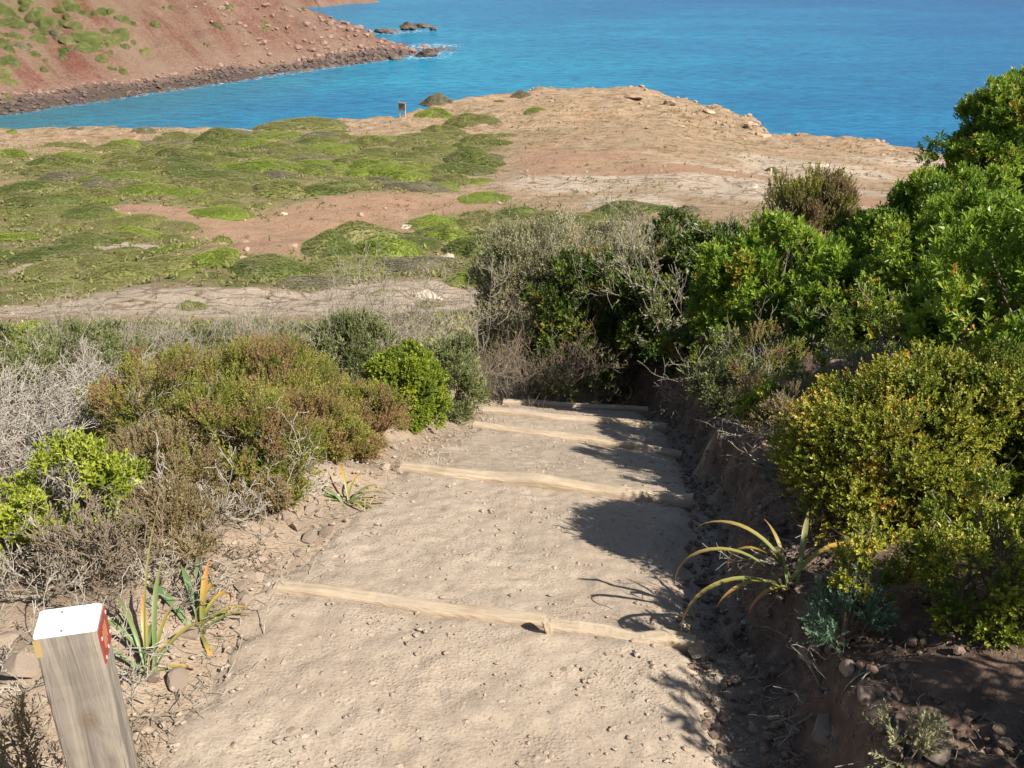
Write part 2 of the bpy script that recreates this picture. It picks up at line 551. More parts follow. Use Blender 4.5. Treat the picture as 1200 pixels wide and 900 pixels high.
RED_ZONES = [(380, 262, 130, 26), (300, 290, 60, 14), (480, 240, 130, 12), (180, 250, 70, 10), (820, 200, 180, 5), (700, 185, 60, 6), (1010, 235, 40, 8), (640, 190, 40, 18)]
ROCK_ZONES = [(310, 354, 300, 20), (490, 347, 110, 18), (900, 222, 140, 20), (960, 198, 110, 10), (740, 240, 60, 12), (480, 268, 30, 8), (150, 290, 50, 6), (1060, 190, 70, 6), (30, 315, 20, 4), (680, 215, 120, 12)]
GREEN_ZONES = [(90, 260, 260, 75), (250, 190, 260, 34), (420, 200, 140, 30), (520, 290, 160, 45), (330, 320, 330, 26), (100, 335, 140, 26), (530, 175, 60, 22)]

ang = np.radians(np.linspace(-72, 72, 430))
rad = np.geomspace(8.0, 190.0, 430)
A, R_ = np.meshgrid(ang, rad, indexing='ij')
FX = (np.sin(A) * R_); FY = (np.cos(A) * R_)
FZ = Hfar(FX, FY)
zr = zone_ellipses(FX, FY, RED_ZONES, seed=100)
zk = zone_ellipses(FX, FY, ROCK_ZONES, seed=200)
zg = zone_ellipses(FX, FY, GREEN_ZONES, seed=300)
zg = np.maximum(zg, 1 - sstep(34, 37, R_))
FZ = FZ + zk * (0.35 * np.abs(fbm(FX / 1.6, FY / 0.9, 61, 4)) + 0.12 * fbm(FX * 1.7, FY * 2.5, 66, 3))
inner = sstep(0.0, 0.6, np.minimum(7.0 - np.abs(FX), 12.5 - FY))
FZ = FZ - 0.25 * inner
fm, nt, b, out = new_mat('headland_ground')
v = objcoord(nt)
zv = nt.nodes.new('ShaderNodeSeparateXYZ'); nt.links.new(attr(nt, 'zone', 'Vector'), zv.inputs[0])
n1 = noise(nt, v, 0.16, 6, 0.6); n2 = noise(nt, v, 1.3, 7, 0.7); n3 = noise(nt, v, 6.0, 5, 0.75); n0 = noise(nt, scaled(nt, v, (0.5, 1.4, 1)), 0.35, 6, 0.65)
c = ramp(nt, n1, [(0.35, (0.44, 0.275, 0.165)), (0.5, (0.43, 0.305, 0.20)), (0.64, (0.47, 0.305, 0.19))])
c = mixc(nt, maprange(nt, n0, 0.45, 0.62, 0, 0.6), c, (0.31, 0.225, 0.135))
c = mixc(nt, maprange(nt, n2, 0.52, 0.62, 0, 0.7), c, (0.22, 0.165, 0.09))
c = mixc(nt, maprange(nt, n3, 0.52, 0.64, 0, 0.5), c, (0.25, 0.185, 0.11))
c = mixc(nt, maprange(nt, n2, 0.44, 0.30, 0, 0.6), c, (0.50, 0.42, 0.31))
nm = noise(nt, scaled(nt, v, (0.7, 1.3, 1)), 0.75, 9, 0.78)
c = mixc(nt, maprange(nt, nm, 0.53, 0.59, 0, 0.85), c, (0.185, 0.13, 0.07))
c = mixc(nt, maprange(nt, nm, 0.46, 0.38, 0, 0.7), c, (0.46, 0.35, 0.24))
redc = ramp(nt, n2, [(0.3, (0.33, 0.185, 0.12)), (0.6, (0.42, 0.25, 0.165)), (0.75, (0.46, 0.36, 0.26))])
c = mixc(nt, math_n(nt, 'MULTIPLY', zv.outputs[0], 0.62), c, redc)
rockc = ramp(nt, n2, [(0.28, (0.28, 0.20, 0.14)), (0.42, (0.50, 0.395, 0.295)), (0.7, (0.60, 0.50, 0.385))])
vc = nt.nodes.new('ShaderNodeTexVoronoi'); vc.feature = 'DISTANCE_TO_EDGE'; vc.inputs['Scale'].default_value = 0.55
wv = nt.nodes.new('ShaderNodeVectorMath'); wv.operation = 'ADD'
nzc = nt.nodes.new('ShaderNodeTexNoise'); nzc.inputs['Scale'].default_value = 0.8; nzc.inputs['Detail'].default_value = 5; nt.links.new(v, nzc.inputs['Vector'])
nt.links.new(scaled(nt, v, (0.8, 1.5, 1)), wv.inputs[0]); nt.links.new(nzc.outputs['Color'], wv.inputs[1]); nt.links.new(wv.outputs[0], vc.inputs['Vector'])
crk = maprange(nt, vc.outputs['Distance'], 0.015, 0.07, 1, 0)
rockc = mixc(nt, math_n(nt, 'MULTIPLY', crk, 0.75), rockc, (0.16, 0.11, 0.07))
c = mixc(nt, math_n(nt, 'MULTIPLY', zv.outputs[2], 0.9), c, rockc)
greenc = ramp(nt, nm, [(0.36, (0.10, 0.12, 0.032)), (0.47, (0.17, 0.175, 0.055)), (0.55, (0.27, 0.215, 0.115)), (0.64, (0.37, 0.265, 0.165))])
c = mixc(nt, math_n(nt, 'MULTIPLY', zv.outputs[1], 0.92), c, greenc)
c = mixc(nt, maprange(nt, n3, 0.30, 0.46, 0.6, 0), c, mixc(nt, 1.0, c, (0.45, 0.42, 0.4), 'MULTIPLY'))
nt.links.new(c, b.inputs['Base Color']); b.inputs['Roughness'].default_value = 0.95; b.inputs['Specular IOR Level'].default_value = 0.08
p = bump(nt, b, n2, 1.0, 0.4); bump(nt, b, n3, 1.0, 0.14, p)
me = make_mesh('headland', np.stack([FX, FY, FZ], -1).reshape(-1, 3), grid_faces(*FX.shape)[:, ::-1], fm,
               {'zone': np.stack([zr, zg * (1 - zr) * (1 - zk), zk * (1 - zr)], -1).reshape(-1, 3)}, True)
obj('headland_terrain', me, kind='structure')

gx = np.arange(-7, 7.001, 0.04); gy = np.arange(-2.5, 12.6, 0.04)
X, Y = np.meshgrid(gx, gy, indexing='ij')
Z = H(X, Y)
u = X - path_x(Y)
ins = sstep(-0.02, -0.12, np.maximum(u - half_r(Y), -u - half_l(Y))) * sstep(8.9, 8.4, Y)
Z = Z - 0.09 * ins
bank = sstep(0.05, 0.3, u - half_r(Y))
Z = Z + bank * (0.10 * np.abs(fbm(X * 8, Y * 8, 95, 4)) + 0.05 * fbm(X * 19, Y * 19, 96, 3))
dark_soil = np.clip(np.maximum(sstep(-0.02, 0.10, u - half_r(Y)) * 1.3, 0.75 * sstep(0.35, 0.8, -u - half_l(Y))) + 0.5 * fbm(X * 3, Y * 3, 97, 3), 0, 1)  # darker reddish-brown soil on the right bank and beyond the left verge
obj('hillside_ground', make_mesh('hillside', np.stack([X, Y, Z], -1).reshape(-1, 3), grid_faces(*X.shape)[:, ::-1], M['soil'], {'dark_soil': dark_soil.ravel()}, True), kind='structure')

ty = np.concatenate([np.arange(-1.5, 1.2, 0.04), np.arange(1.2, 4.2, 0.0125), np.arange(4.2, 9.0, 0.022)])
tu = np.linspace(0, 1, 120)
U, Yp = np.meshgrid(tu, ty, indexing='ij')
xl = path_x(Yp) - half_l(Yp) - 0.08; xr = path_x(Yp) + half_r(Yp) + 0.08
edge = np.minimum(U, 1 - U) * (xr - xl)
wob = 0.0
Xp = xl + (xr - xl) * U
Zp = H(Xp, Yp) + 0.010 * fbm(Xp * 34, Yp * 34, 12, 3) + 0.013 * fbm(Xp * 9, Yp * 8, 14, 4)
Zp = Zp + 0.010 - 0.030 * sstep(0.16, 0.0, edge + 0.16 * fbm(Xp * 9, Yp * 9, 33, 4))
obj('path', make_mesh('dirt_path', np.stack([Xp, Yp, Zp], -1).reshape(-1, 3), grid_faces(*Xp.shape)[:, ::-1], M['path'], None, True), kind='structure')


# ------------------------------------------------------------------ sea
sm, nt, b, out = new_mat('sea_water')
v = objcoord(nt)
sh = attr(nt, 'shallow')
n1 = noise(nt, scaled(nt, v, (1, 2.6, 1)), 0.014, 6, 0.62)
n2 = noise(nt, scaled(nt, v, (0.55, 1.5, 1)), 0.75, 7, 0.72)
deep = ramp(nt, n1, [(0.40, (0.004, 0.075, 0.235)), (0.65, (0.006, 0.12, 0.305))])
shal = ramp(nt, n1, [(0.40, (0.010, 0.195, 0.32)), (0.65, (0.016, 0.255, 0.375))])
c = mixc(nt, sh, deep, shal)
c = mixc(nt, maprange(nt, n2, 0.44, 0.60, 0.0, 0.6), c, (0.004, 0.05, 0.15))
gb = attr(nt, 'bay')
c = mixc(nt, math_n(nt, 'MULTIPLY', gb, 0.75), c, (0.05, 0.11, 0.11))
foam_n = noise(nt, v, 1.1, 5, 0.7)
fo = math_n(nt, 'MULTIPLY', attr(nt, 'foam'), maprange(nt, foam_n, 0.52, 0.60))
c = mixc(nt, fo, c, (0.7, 0.74, 0.75))
nt.links.new(c, b.inputs['Base Color'])
b.inputs['Roughness'].default_value = 0.22
b.inputs['IOR'].default_value = 1.33
b.inputs['Specular IOR Level'].default_value = 0.25
p = bump(nt, b, n2, 0.9, 0.35)
bump(nt, b, noise(nt, scaled(nt, v, (0.7, 1.6, 1)), 2.2, 4, 0.6), 0.6, 0.08, p)

TIP = np.array([-18.5, 225.0]); DD = np.array([0.66, 0.751]); NN = np.array([-0.751, 0.66])


def red_tp(x, y):
    qx = x - TIP[0]; qy = y - TIP[1]
    return -(qx * DD[0] + qy * DD[1]), qx * NN[0] + qy * NN[1]


def Hred(x, y):
    t, p = red_tp(x, y)
    p = p + 2.5 * fbm(x / 14, y / 14, 301, 3) * 2 + 0.012 * np.clip(t, 0, 120) ** 1.2 * 0
    t2 = t + 3.0 * fbm(x / 10, y / 10, 305, 3) + 3
    a = 0.52 * p; bq = 0.42 * t2 + 0.12 * p
    k = 3.0
    hmin = -np.log(np.exp(-a / k) + np.exp(-bq / k)) * k
    z = SEA_Z + hmin
    gul = fbm(t / 7.0, p / 30.0, 310, 4)
    z = z + sstep(1, 14, p) * (4.0 * gul - 2.2 * np.abs(fbm(t / 3.5, p / 18.0, 314, 4)) + 1.3 * fbm(x / 3, y / 3, 312, 4))
    z = z + 0.7 * fbm(x / 2.2, y / 2.2, 333, 3) * sstep(8, 0, p)
    return np.maximum(z, -36)


sa = np.radians(np.linspace(-75, 75, 300)); sr = np.concatenate([np.geomspace(60, 420, 260), np.geomspace(440, 5000, 30)])
A, R_ = np.meshgrid(sa, sr, indexing='ij')
SX = np.sin(A) * R_; SY = np.cos(A) * R_
sd = coast_sd(SX, SY)
t, p = red_tp(SX, SY)
dred = np.maximum(-p, -t) 
dred = np.where((p < 0) & (t > 0), -p, np.hypot(np.clip(-p, 0, None), np.clip(-t, 0, None)))
bay = sstep(45, 5, dred) * sstep(-10, -95, SX + 0.0) * 1.0
shallow = np.clip(np.maximum(0.98 * np.exp(-dred / 110.0), 0.98 * np.exp(-np.clip(-sd, 0, None) / 120.0) * sstep(95, 0, SX)), 0, 1)
shallow = np.clip(shallow * (1.15 + 0.9 * fbm(SX / 40, SY / 40, 402, 4)), 0, 1)
foam = np.maximum(sstep(3.2, 0.2, np.abs(dred)) * sstep(150, 0, t), 0.0)
for fx_, fy_ in ((455, 38), (478, 36), (500, 62), (490, 66), (507, 54)):
    q_ = at_z(fx_, fy_, SEA_Z)
    foam = np.maximum(foam, sstep(6.5, 2.0, np.hypot((SX - q_[0]) * 0.8, SY - q_[1])))
me = make_mesh('sea', np.stack([SX, SY, np.full_like(SX, SEA_Z)], -1).reshape(-1, 3), grid_faces(*SX.shape)[:, ::-1], sm,
               {'shallow': shallow.ravel(), 'bay': bay.ravel(), 'foam': foam.ravel()}, True)
obj('sea', me, kind='structure')

# ------------------------------------------------------------------ red hill across the cove and the far coast
tt = np.linspace(-12, 175, 300); pp = np.linspace(-6, 115, 220)
T, P_ = np.meshgrid(tt, pp, indexing='ij')
RX = TIP[0] - T * DD[0] + P_ * NN[0]; RY = TIP[1] - T * DD[1] + P_ * NN[1]
RZ = Hred(RX, RY)
rm, nt, b, out = new_mat('red_hill_ground')
v = objcoord(nt)
tpn = nt.nodes.new('ShaderNodeSeparateXYZ'); nt.links.new(attr(nt, 'tp', 'Vector'), tpn.inputs[0])
comb = nt.nodes.new('ShaderNodeCombineXYZ')
nt.links.new(math_n(nt, 'MULTIPLY', tpn.outputs[0], 1.0), comb.inputs[0]); nt.links.new(math_n(nt, 'MULTIPLY', tpn.outputs[1], 0.28), comb.inputs[1])
n1 = noise(nt, comb.outputs[0], 0.09, 5, 0.6, 0.5); n2 = noise(nt, v, 0.5, 7, 0.72); n3 = noise(nt, v, 2.2, 5, 0.75)
c = ramp(nt, n1, [(0.34, (0.155, 0.06, 0.04)), (0.45, (0.125, 0.052, 0.036)), (0.53, (0.165, 0.10, 0.07)), (0.70, (0.19, 0.13, 0.092))])
scr = math_n(nt, 'ADD', maprange(nt, tpn.outputs[0], 60, 8, 0, 0.75), maprange(nt, tpn.outputs[1], 9, 2.0, 0, 1.0), True)
c = mixc(nt, math_n(nt, 'MULTIPLY', scr, maprange(nt, n2, 0.36, 0.52)), c, (0.19, 0.125, 0.093))
c = mixc(nt, maprange(nt, n3, 0.30, 0.46, 0.7, 0), c, mixc(nt, 1.0, c, (0.5, 0.45, 0.42), 'MULTIPLY'))
c = mixc(nt, maprange(nt, n3, 0.5, 0.62, 0, 0.45), c, (0.24, 0.16, 0.115))
c = mixc(nt, maprange(nt, tpn.outputs[1], 3.6, 1.4), c, (0.075, 0.056, 0.046))
gr = math_n(nt, 'MULTIPLY', maprange(nt, noise(nt, v, 0.12, 7, 0.72), 0.46, 0.54), maprange(nt, tpn.outputs[0], 45, 95))
gr = math_n(nt, 'MULTIPLY', gr, maprange(nt, tpn.outputs[1], 12, 30))
c = mixc(nt, math_n(nt, 'MULTIPLY', gr, maprange(nt, n2, 0.40, 0.52)), c, (0.10, 0.105, 0.035))
nt.links.new(c, b.inputs['Base Color']); b.inputs['Roughness'].default_value = 0.95; b.inputs['Specular IOR Level'].default_value = 0.08
p_ = bump(nt, b, n2, 1.0, 0.5); bump(nt, b, n3, 0.9, 0.15, p_)
obj('red_hill', make_mesh('red_hill', np.stack([RX, RY, RZ], -1).reshape(-1, 3), grid_faces(*RX.shape), rm,
                          {'tp': np.stack([T, P_, RZ], -1).reshape(-1, 3)}, True), kind='structure')

ft = np.linspace(0, 1, 120); fp = np.linspace(0, 1, 40)
T, P_ = np.meshgrid(ft, fp, indexing='ij')
e0 = at_z(452, 3, SEA_Z)[:2]; e1 = at_z(200, 22, SEA_Z)[:2]
dirf = (e1 - e0); nf = np.array([-dirf[1], dirf[0]]) / np.hypot(*dirf)
if nf[1] < 0: nf = -nf
CX = e0[0] + dirf[0] * T + nf[0] * P_ * 60; CY = e0[1] + dirf[1] * T + nf[1] * P_ * 60
CX = CX + 5 * fbm(T * 14, P_ * 3, 501, 4); CY = CY + 5 * fbm(T * 14, P_ * 3, 502, 4)
CZ = SEA_Z - 1.5 + np.minimum(P_ * 60 * 0.55, T * 40 + 1.5) * (1 + 0.8 * fbm(T * 20, P_ * 9, 503, 4)) + 1.2 * fbm(T * 60, P_ * 30, 504, 3)
obj('far_coast', make_mesh('far_coast', np.stack([CX, CY, CZ], -1).reshape(-1, 3), grid_faces(*CX.shape), rm,
                           {'tp': np.stack([30 + T * 60, 2 + P_ * 60, CZ], -1).reshape(-1, 3)}, True), kind='structure')


# ------------------------------------------------------------------ rocks
def ico(sub=1):
    import bmesh
    bm = bmesh.new(); bmesh.ops.create_icosphere(bm, subdivisions=sub, radius=1.0)
    vv = np.array([q.co[:] for q in bm.verts]); ff = np.array([[q.index for q in f.verts] for f in bm.faces]); bm.free()
    return vv, ff


ICO1 = ico(1); ICO2 = ico(2); ICO3 = ico(3)


def rock_shape(seed, base=ICO2, flat=0.6, rough=0.28, cuts=7, h0=0.42, h1=0.82):
    r = np.random.default_rng(seed)
    V = base[0].copy()
    for i in range(cuts):                           # chop with planes for angular faces
        d = r.normal(size=3); d /= np.linalg.norm(d); h = r.uniform(h0, h1)
        q = V @ d; ov = np.clip(q - h, 0, None)
        V = V - ov[:, None] * d[None]
    V = V * (1 + rough * 0.5 * sn3(V, seed, 4.0)[:, None] + rough * 0.28 * sn3(V, seed + 1, 10.0)[:, None] + rough * 0.2 * sn3(V, seed + 2, 19.0)[:, None])
    V /= np.abs(V).max()
    V[:, 2] *= flat
    V[:, 0] *= r.uniform(0.9, 1.35)
    return V


ROCKS = [make_mesh('stone', rock_shape(900 + i, ICO2, 0.62, 0.18, 16, 0.3, 0.68), ICO2[1], M['stone']) for i in range(7)]


def rocks_stuff(name, P, S, mat, seed, base=ICO1, kinds=6):
    r = np.random.default_rng(seed)
    shapes = [rock_shape(seed + i, base, 0.6, 0.3, 6) for i in range(kinds)]
    n = len(P); nv = len(base[0])
    idx = r.integers(0, kinds, n)
    V = np.stack(shapes)[idx] * S[:, None, None]
    a = r.uniform(0, 6.28, n); ca, sa_ = np.cos(a)[:, None], np.sin(a)[:, None]
    x = V[..., 0] * ca - V[..., 1] * sa_; y = V[..., 0] * sa_ + V[..., 1] * ca
    V = np.stack([x, y, V[..., 2]], -1) + P[:, None]
    F = base[1][None] + (np.arange(n) * nv)[:, None, None]
    return obj(name, make_mesh(name, V.reshape(-1, 3), F.reshape(-1, 3), mat), kind='stuff')


# gravel on the path: fine stones nobody could count
n = 12000
y = 1.2 + 7.4 * rng.random(n) ** 1.7
uu = rng.uniform(-1, 1, n)
keep = rng.random(n) < 0.25 + 0.75 * (np.abs(uu) > 0.55) + 0.5 * (fbm(uu * 3, y * 2, 71, 3) > 0.05)
y = y[keep]; uu = uu[keep]
x = path_x(y) + np.where(uu > 0, uu * (half_r(y) + 0.08), uu * (half_l(y) + 0.22))
s = 0.0013 + 0.010 * rng.random(len(x)) ** 5
gz = np.where(uu < -0.9, H(x, y), H(x, y)) + 0.012
o = rocks_stuff('gravel', np.stack([x, y, gz - s * 0.12], -1), s, M['gravel'], 40)
o['label'] = 'fine loose gravel scattered over the dirt path'; o['category'] = 'gravel'


n = 5200
y = 1.2 + 6.2 * rng.random(n) ** 1.5
x = path_x(y) + half_r(y) + rng.uniform(-0.10, 0.45, n)
s = 0.003 + 0.014 * rng.random(n) ** 4
o = rocks_stuff('bank_crumbs', np.stack([x, y, H(x, y) + 0.012 + s * 0.2], -1), s, M['crumb'], 44)
o['label'] = 'crumbled earth and small stones in the ditch and on the cut bank'; o['category'] = 'rubble'


def stone_at(px, py, size, label, group, seed, z=None, flat=1.0):
    h = hit(px, py, lambda a, b_: H(a, b_))
    o = obj('stone', ROCKS[seed % len(ROCKS)], None, label, 'stone', group, None, (h[0], h[1], float(H(h[0], h[1])) + size * 0.30))
    o.scale = (size, size * 0.85, size * flat)
    r_ = np.random.default_rng(seed)
    o.rotation_euler = (r_.uniform(-.35, .35), r_.uniform(-.35, .35), r_.uniform(0, 6.28))
    return o


STONES = [  # px, py, half size m
    (803, 756, .042, 'angular pale stone wedged against the right end of the nearest timber step', None),
    (857, 818, .030, 'blocky tan stone at the foot of the soil bank beside the ditch', None),
    (290, 662, .052, 'flat brown slab stone half buried at the left path edge', None),
    (262, 668, .040, 'rounded buff stone beside the slab at the left path edge', None),
    (205, 712, .035, 'small stone behind the orange tipped strap leaves', None),
    (350, 622, .034, 'pale stone below the gnarled heath branches at path edge', None),
    (368, 600, .030, 'small pale stone between heath and strap leaved clump', None),
    (30, 790, .06, 'broad tan stone behind the marker post', None),
    (12, 755, .05, 'grey brown stone among dead twigs near marker post', None),
    (170, 860, .03, 'flat stone lying right of the marker post', None),
    (965, 868, .052, 'large sunlit stone breaking out of the shaded bank', None),
    (1090, 882, .04, 'small grey stone in the dry grass tuft on the bank', None),
    (790, 500, .03, 'stone at the shaded right edge between timber steps', None),
]
for i, (px, py, sz, lb, gp) in enumerate(STONES):
    so = stone_at(px, py, sz, lb, gp, 50 + i)
    if i == 0:
        so.location = (0.485, 2.02, -1.755)
r_ = np.random.default_rng(4)
SP = []
for i in range(26):
    SP.append((r_.uniform(170, 330), 0, 'loose pale stone in the rubble along the left path edge', 'rubble stones along the left path edge', r_.uniform(.012, .026)))
for i, (_, __, lb, gp, sz) in enumerate(SP):
    t_ = r_.random()
    px = 180 + 300 * t_ + r_.uniform(-35, 25); py = 850 - 330 * t_ ** 0.75 + r_.uniform(-15, 15)
    stone_at(px, py, sz * 1.35, lb, gp, 200 + i)
for i in range(20):
    t_ = r_.random()
    px = 868 - 55 * t_ + r_.uniform(-18, 22); py = 890 - 330 * t_ + r_.uniform(-10, 10)
    stone_at(px, py, r_.uniform(.010, .022), 'small stone lying in the shaded ditch under the right bank', 'stones in the ditch', 300 + i)
for i, (px, py) in enumerate([(672, 742), (682, 750), (655, 738), (718, 748), (724, 745), (700, 752), (720, 803), (512, 812), (515, 850), (430, 800), (570, 742), (660, 790), (640, 770), (760, 810), (735, 865), (560, 820), (600, 870), (690, 870), (440, 870), (340, 860), (575, 640), (660, 600), (520, 620), (640, 528), (700, 540), (665, 545)]):
    stone_at(px, py, [.009, .013, .011, .016][i % 4], 'small loose stone lying on the trodden path', 'loose stones on the path', 400 + i)

# headland boulders
BOULD = [(740, 107, 22, 8, 'headland_rock', 'flat topped outcrop on the tip of the headland'), (785, 114, 10, 8, 'headland_rock', 'pointed tan boulder on the cliff edge beside the flat topped outcrop'),
         (830, 126, 12, 7, 'headland_rock', 'squat brown boulder with dark underside on the cliff edge'), (881, 141, 16, 8, 'headland_rock', 'dark cracked boulder where the cliff edge drops'),
         (893, 152, 14, 9, 'headland_rock', 'reddish cliff block below the dark cracked boulder'),
         (293, 302, 8, 6, 'pale_rock', 'white boulder at the mouth of the red earth gully'), (320, 320, 9, 4, 'pale_rock', 'low pale rock half hidden in the green shrubs'),
         (497, 338, 30, 11, 'pale_rock', 'long cream layered slab lying on the pale rock strip'), (492, 268, 16, 9, 'pale_rock', 'cream outcrop between cushion shrubs above the rock strip'),
         (475, 262, 14, 5, 'pale_rock', 'weathered cream ledge beside the cream outcrop'), (520, 298, 16, 8, 'pale_rock', 'pale overhanging outcrop above a dark hollow'),
         (333, 248, 6, 4, 'pale_rock', 'small pale stone in the red earth gully'), (165, 290, 14, 4, 'pale_rock', 'pale low outcrop in the green shrubs left of the gully'),
         (30, 318, 10, 3, 'pale_rock', 'low pale rock among shrubs far from the gully'), (960, 190, 18, 5, 'pale_rock', 'tilted pale ledge on the bare headland'),
         (880, 215, 14, 5, 'pale_rock', 'pale ledge beside the orange track'), (925, 226, 16, 6, 'pale_rock', 'cream ledge behind the brown topped heath dome'), (350, 143, 6, 3, 'pale_rock', 'small pale rock at the cove edge'),
         (690, 160, 9, 3, 'headland_rock', 'low brown ledge on the bare headland'), (760, 148, 9, 3, 'headland_rock', 'dark notched ledge on the bare headland slope'), (800, 146, 8, 3, 'headland_rock', 'small notched ledge near the cliff edge')]
for i, (px, py, rw, rh, mt, lb) in enumerate(BOULD):
    h = hit(px, py + rh)
    D = h[1] / ray(px, py + rh)[1]
    me = make_mesh('boulder', rock_shape(700 + i, ICO3, 0.8, 0.9, 12), ICO3[1], M[mt])
    o = obj('boulder', me, None, lb, 'rock', None, None, (h[0], h[1], h[2] + rh * D / FPX * 0.12))
    o.scale = (rw * D / FPX * (0.85 if D < 90 else 0.7), rw * D / FPX * (0.8 if D < 90 else 0.6), rh * D / FPX * (1.15 if D < 90 else 0.85))
    o.rotation_euler[2] = float(rng.uniform(-.4, .4))
# scattered small rocks on the bare headland
n = 2600
a = rng.uniform(-0.55, 0.65, n); r = rng.uniform(38, 150, n)
x = np.sin(a) * r; y = np.cos(a) * r
kk = zone_ellipses(x, y, ROCK_ZONES + RED_ZONES, seed=200) > 0.5
keep = (coast_sd(x, y) > 1.0) & ((r > 85) | kk) & (kk | (rng.random(n) < 0.5))
x = x[keep]; y = y[keep]
s = 0.05 + 0.26 * rng.random(len(x)) ** 4
nb_ = 420
eb = rng.integers(0, len(EDGE) - 1, nb_); tb = rng.random(nb_)
ex = EDGE[eb, 0] * (1 - tb) + EDGE[eb + 1, 0] * tb; ey = EDGE[eb, 1] * (1 - tb) + EDGE[eb + 1, 1] * tb
back = rng.random(nb_) ** 2 * 14 + 0.3
ex = ex * (1 - back / np.hypot(ex, ey)); ey = ey * (1 - back / np.maximum(np.hypot(ex, ey), 1))
kb = (ex > 2) & (coast_sd(ex, ey) > 0)
x = np.concatenate([x, ex[kb]]); y = np.concatenate([y, ey[kb]]); s = np.concatenate([s, 0.10 + 0.40 * rng.random(kb.sum()) ** 3])
o = rocks_stuff('headland_rubble', np.stack([x, y, Hfar(x, y) + s * 0.1], -1), s, M['headland_rock'], 60)
o['label'] = 'scattered pale rubble on the bare headland'; o['category'] = 'rubble'
# shoreline of the red hill
n = 5200
t = rng.uniform(-8, 150, n); p = rng.uniform(-1.5, 4.0, n) + np.where(rng.random(n) < 0.35, rng.uniform(0, 22, n) * (t < 45), 0)
x = TIP[0] - t * DD[0] + p * NN[0]; y = TIP[1] - t * DD[1] + p * NN[1]
s = 0.18 + 1.0 * rng.random(n) ** 4
s = s * np.where(t < 40, 0.95, 0.55)
low = p < 3.0
z = np.maximum(Hred(x, y), SEA_Z - 0.2)
for nm, mk, mt, lb in (('shore_rocks', low, 'dark_rock', 'dark tumbled rocks lining the waterline below the red hill'), ('scree', ~low, 'scree_rock', 'pinkish scree blocks on the spur of the red hill')):
    o = rocks_stuff(nm, np.stack([x, y, z + s * 0.15], -1)[mk], s[mk], M[mt], 61)
    o['label'] = lb; o['category'] = 'rocks'
SEAROCK = [(455, 36, 14, 4, 'low dark skerry with foam on its near side'), (477, 31, 15, 7, 'jagged dark skerry rising from the sea'), (495, 29, 12, 6, 'brown topped skerry between two others'), (507, 33, 6, 4, 'small grey skerry at the end of the row'),
           (470, 52, 10, 8, 'blocky dark rock on the end of the red spur'), (497, 62, 12, 7, 'large brown rock standing in the water off the red spur'), (484, 60, 8, 5, 'dark rock awash between spur and outer rock'), (505, 58, 6, 3, 'low wave washed rock off the red spur'), (463, 66, 14, 6, 'dark waterline rock at the foot of the red spur')]
for i, (px, py, rw, rh, lb) in enumerate(SEAROCK):
    q = at_z(px, py + rh * 0.6, SEA_Z); D = q[1] / ray(px, py + rh * .6)[1]
    me = make_mesh('sea_rock', rock_shape(760 + i, ICO3, 0.9, 1.3, 12), ICO3[1], M['dark_rock'])
    o = obj('sea_rock', me, None, lb, 'rock', None, None, (q[0], q[1], SEA_Z + rh * D / FPX * .25))
    o.scale = (rw * D / FPX, rw * D / FPX * .7, rh * D / FPX * 1.3)


# ------------------------------------------------------------------ branches
def tubes(P, R, sides=4):
    """P (m,n,3) polylines, R (m,n) radii"""
    m, n = P.shape[:2]
    T = np.empty_like(P); T[:, 1:-1] = P[:, 2:] - P[:, :-2]; T[:, 0] = P[:, 1] - P[:, 0]; T[:, -1] = P[:, -1] - P[:, -2]
    T = nrm(T)
    ref = np.where(np.abs(T[..., 2:3]) > 0.85, np.array([1.0, 0, 0]), np.array([0, 0, 1.0]))
    a = nrm(np.cross(T, ref)); b_ = np.cross(T, a)
    th = np.arange(sides) * 2 * np.pi / sides
    V = P[:, :, None] + R[:, :, None, None] * (np.cos(th)[None, None, :, None] * a[:, :, None] + np.sin(th)[None, None, :, None] * b_[:, :, None])
    base = (np.arange(m) * n * sides)[:, None, None]
    i = np.arange(n - 1)[None, :, None]; j = np.arange(sides)[None, None, :]
    j2 = (j + 1) % sides
    F = np.stack([base + i * sides + j, base + i * sides + j2, base + (i + 1) * sides + j2, base + (i + 1) * sides + j], -1)
    return V.reshape(-1, 3), F.reshape(-1, 4)


def bent(S, D, L, n, r, bend=0.25, up=0.0):
    """polylines from S in direction D with length L, random bends"""
    m = len(S); P = np.empty((m, n, 3)); P[:, 0] = S
    d = nrm(D)
    for i in range(1, n):
        d = nrm(d + r.normal(size=(m, 3)) * bend + np.array([0, 0, up]))
        P[:, i] = P[:, i - 1] + d * (L / (n - 1))[:, None]
    return P


def children(P, R, k, lenr, r, spread=0.7, up=0.1, bend=0.25, tmin=0.25, bias=None):
    m, n = P.shape[:2]
    t = r.uniform(tmin, 1.0, (m, k)) * (n - 1)
    i = np.minimum(t.astype(int), n - 2); f = (t - i)[..., None]
    idx = np.arange(m)[:, None]
    S = P[idx, i] * (1 - f) + P[idx, i + 1] * f
    tan = nrm(P[idx, i + 1] - P[idx, i])
    rs = R[idx, i]
    D = tan + r.normal(size=tan.shape) * spread + np.array([0, 0, up])
    if bias is not None: D = D + np.asarray(bias)
    L = np.linalg.norm(P[:, -1] - P[:, 0], axis=-1)[:, None] * lenr * r.uniform(0.5, 1.2, (m, k))
    Pn = bent(S.reshape(-1, 3), D.reshape(-1, 3), L.ravel(), n, r, bend, up * 0.3)
    Rn = (rs.ravel() * 0.62)[:, None] * np.linspace(1, 0.35, n)[None]
    return Pn, Rn


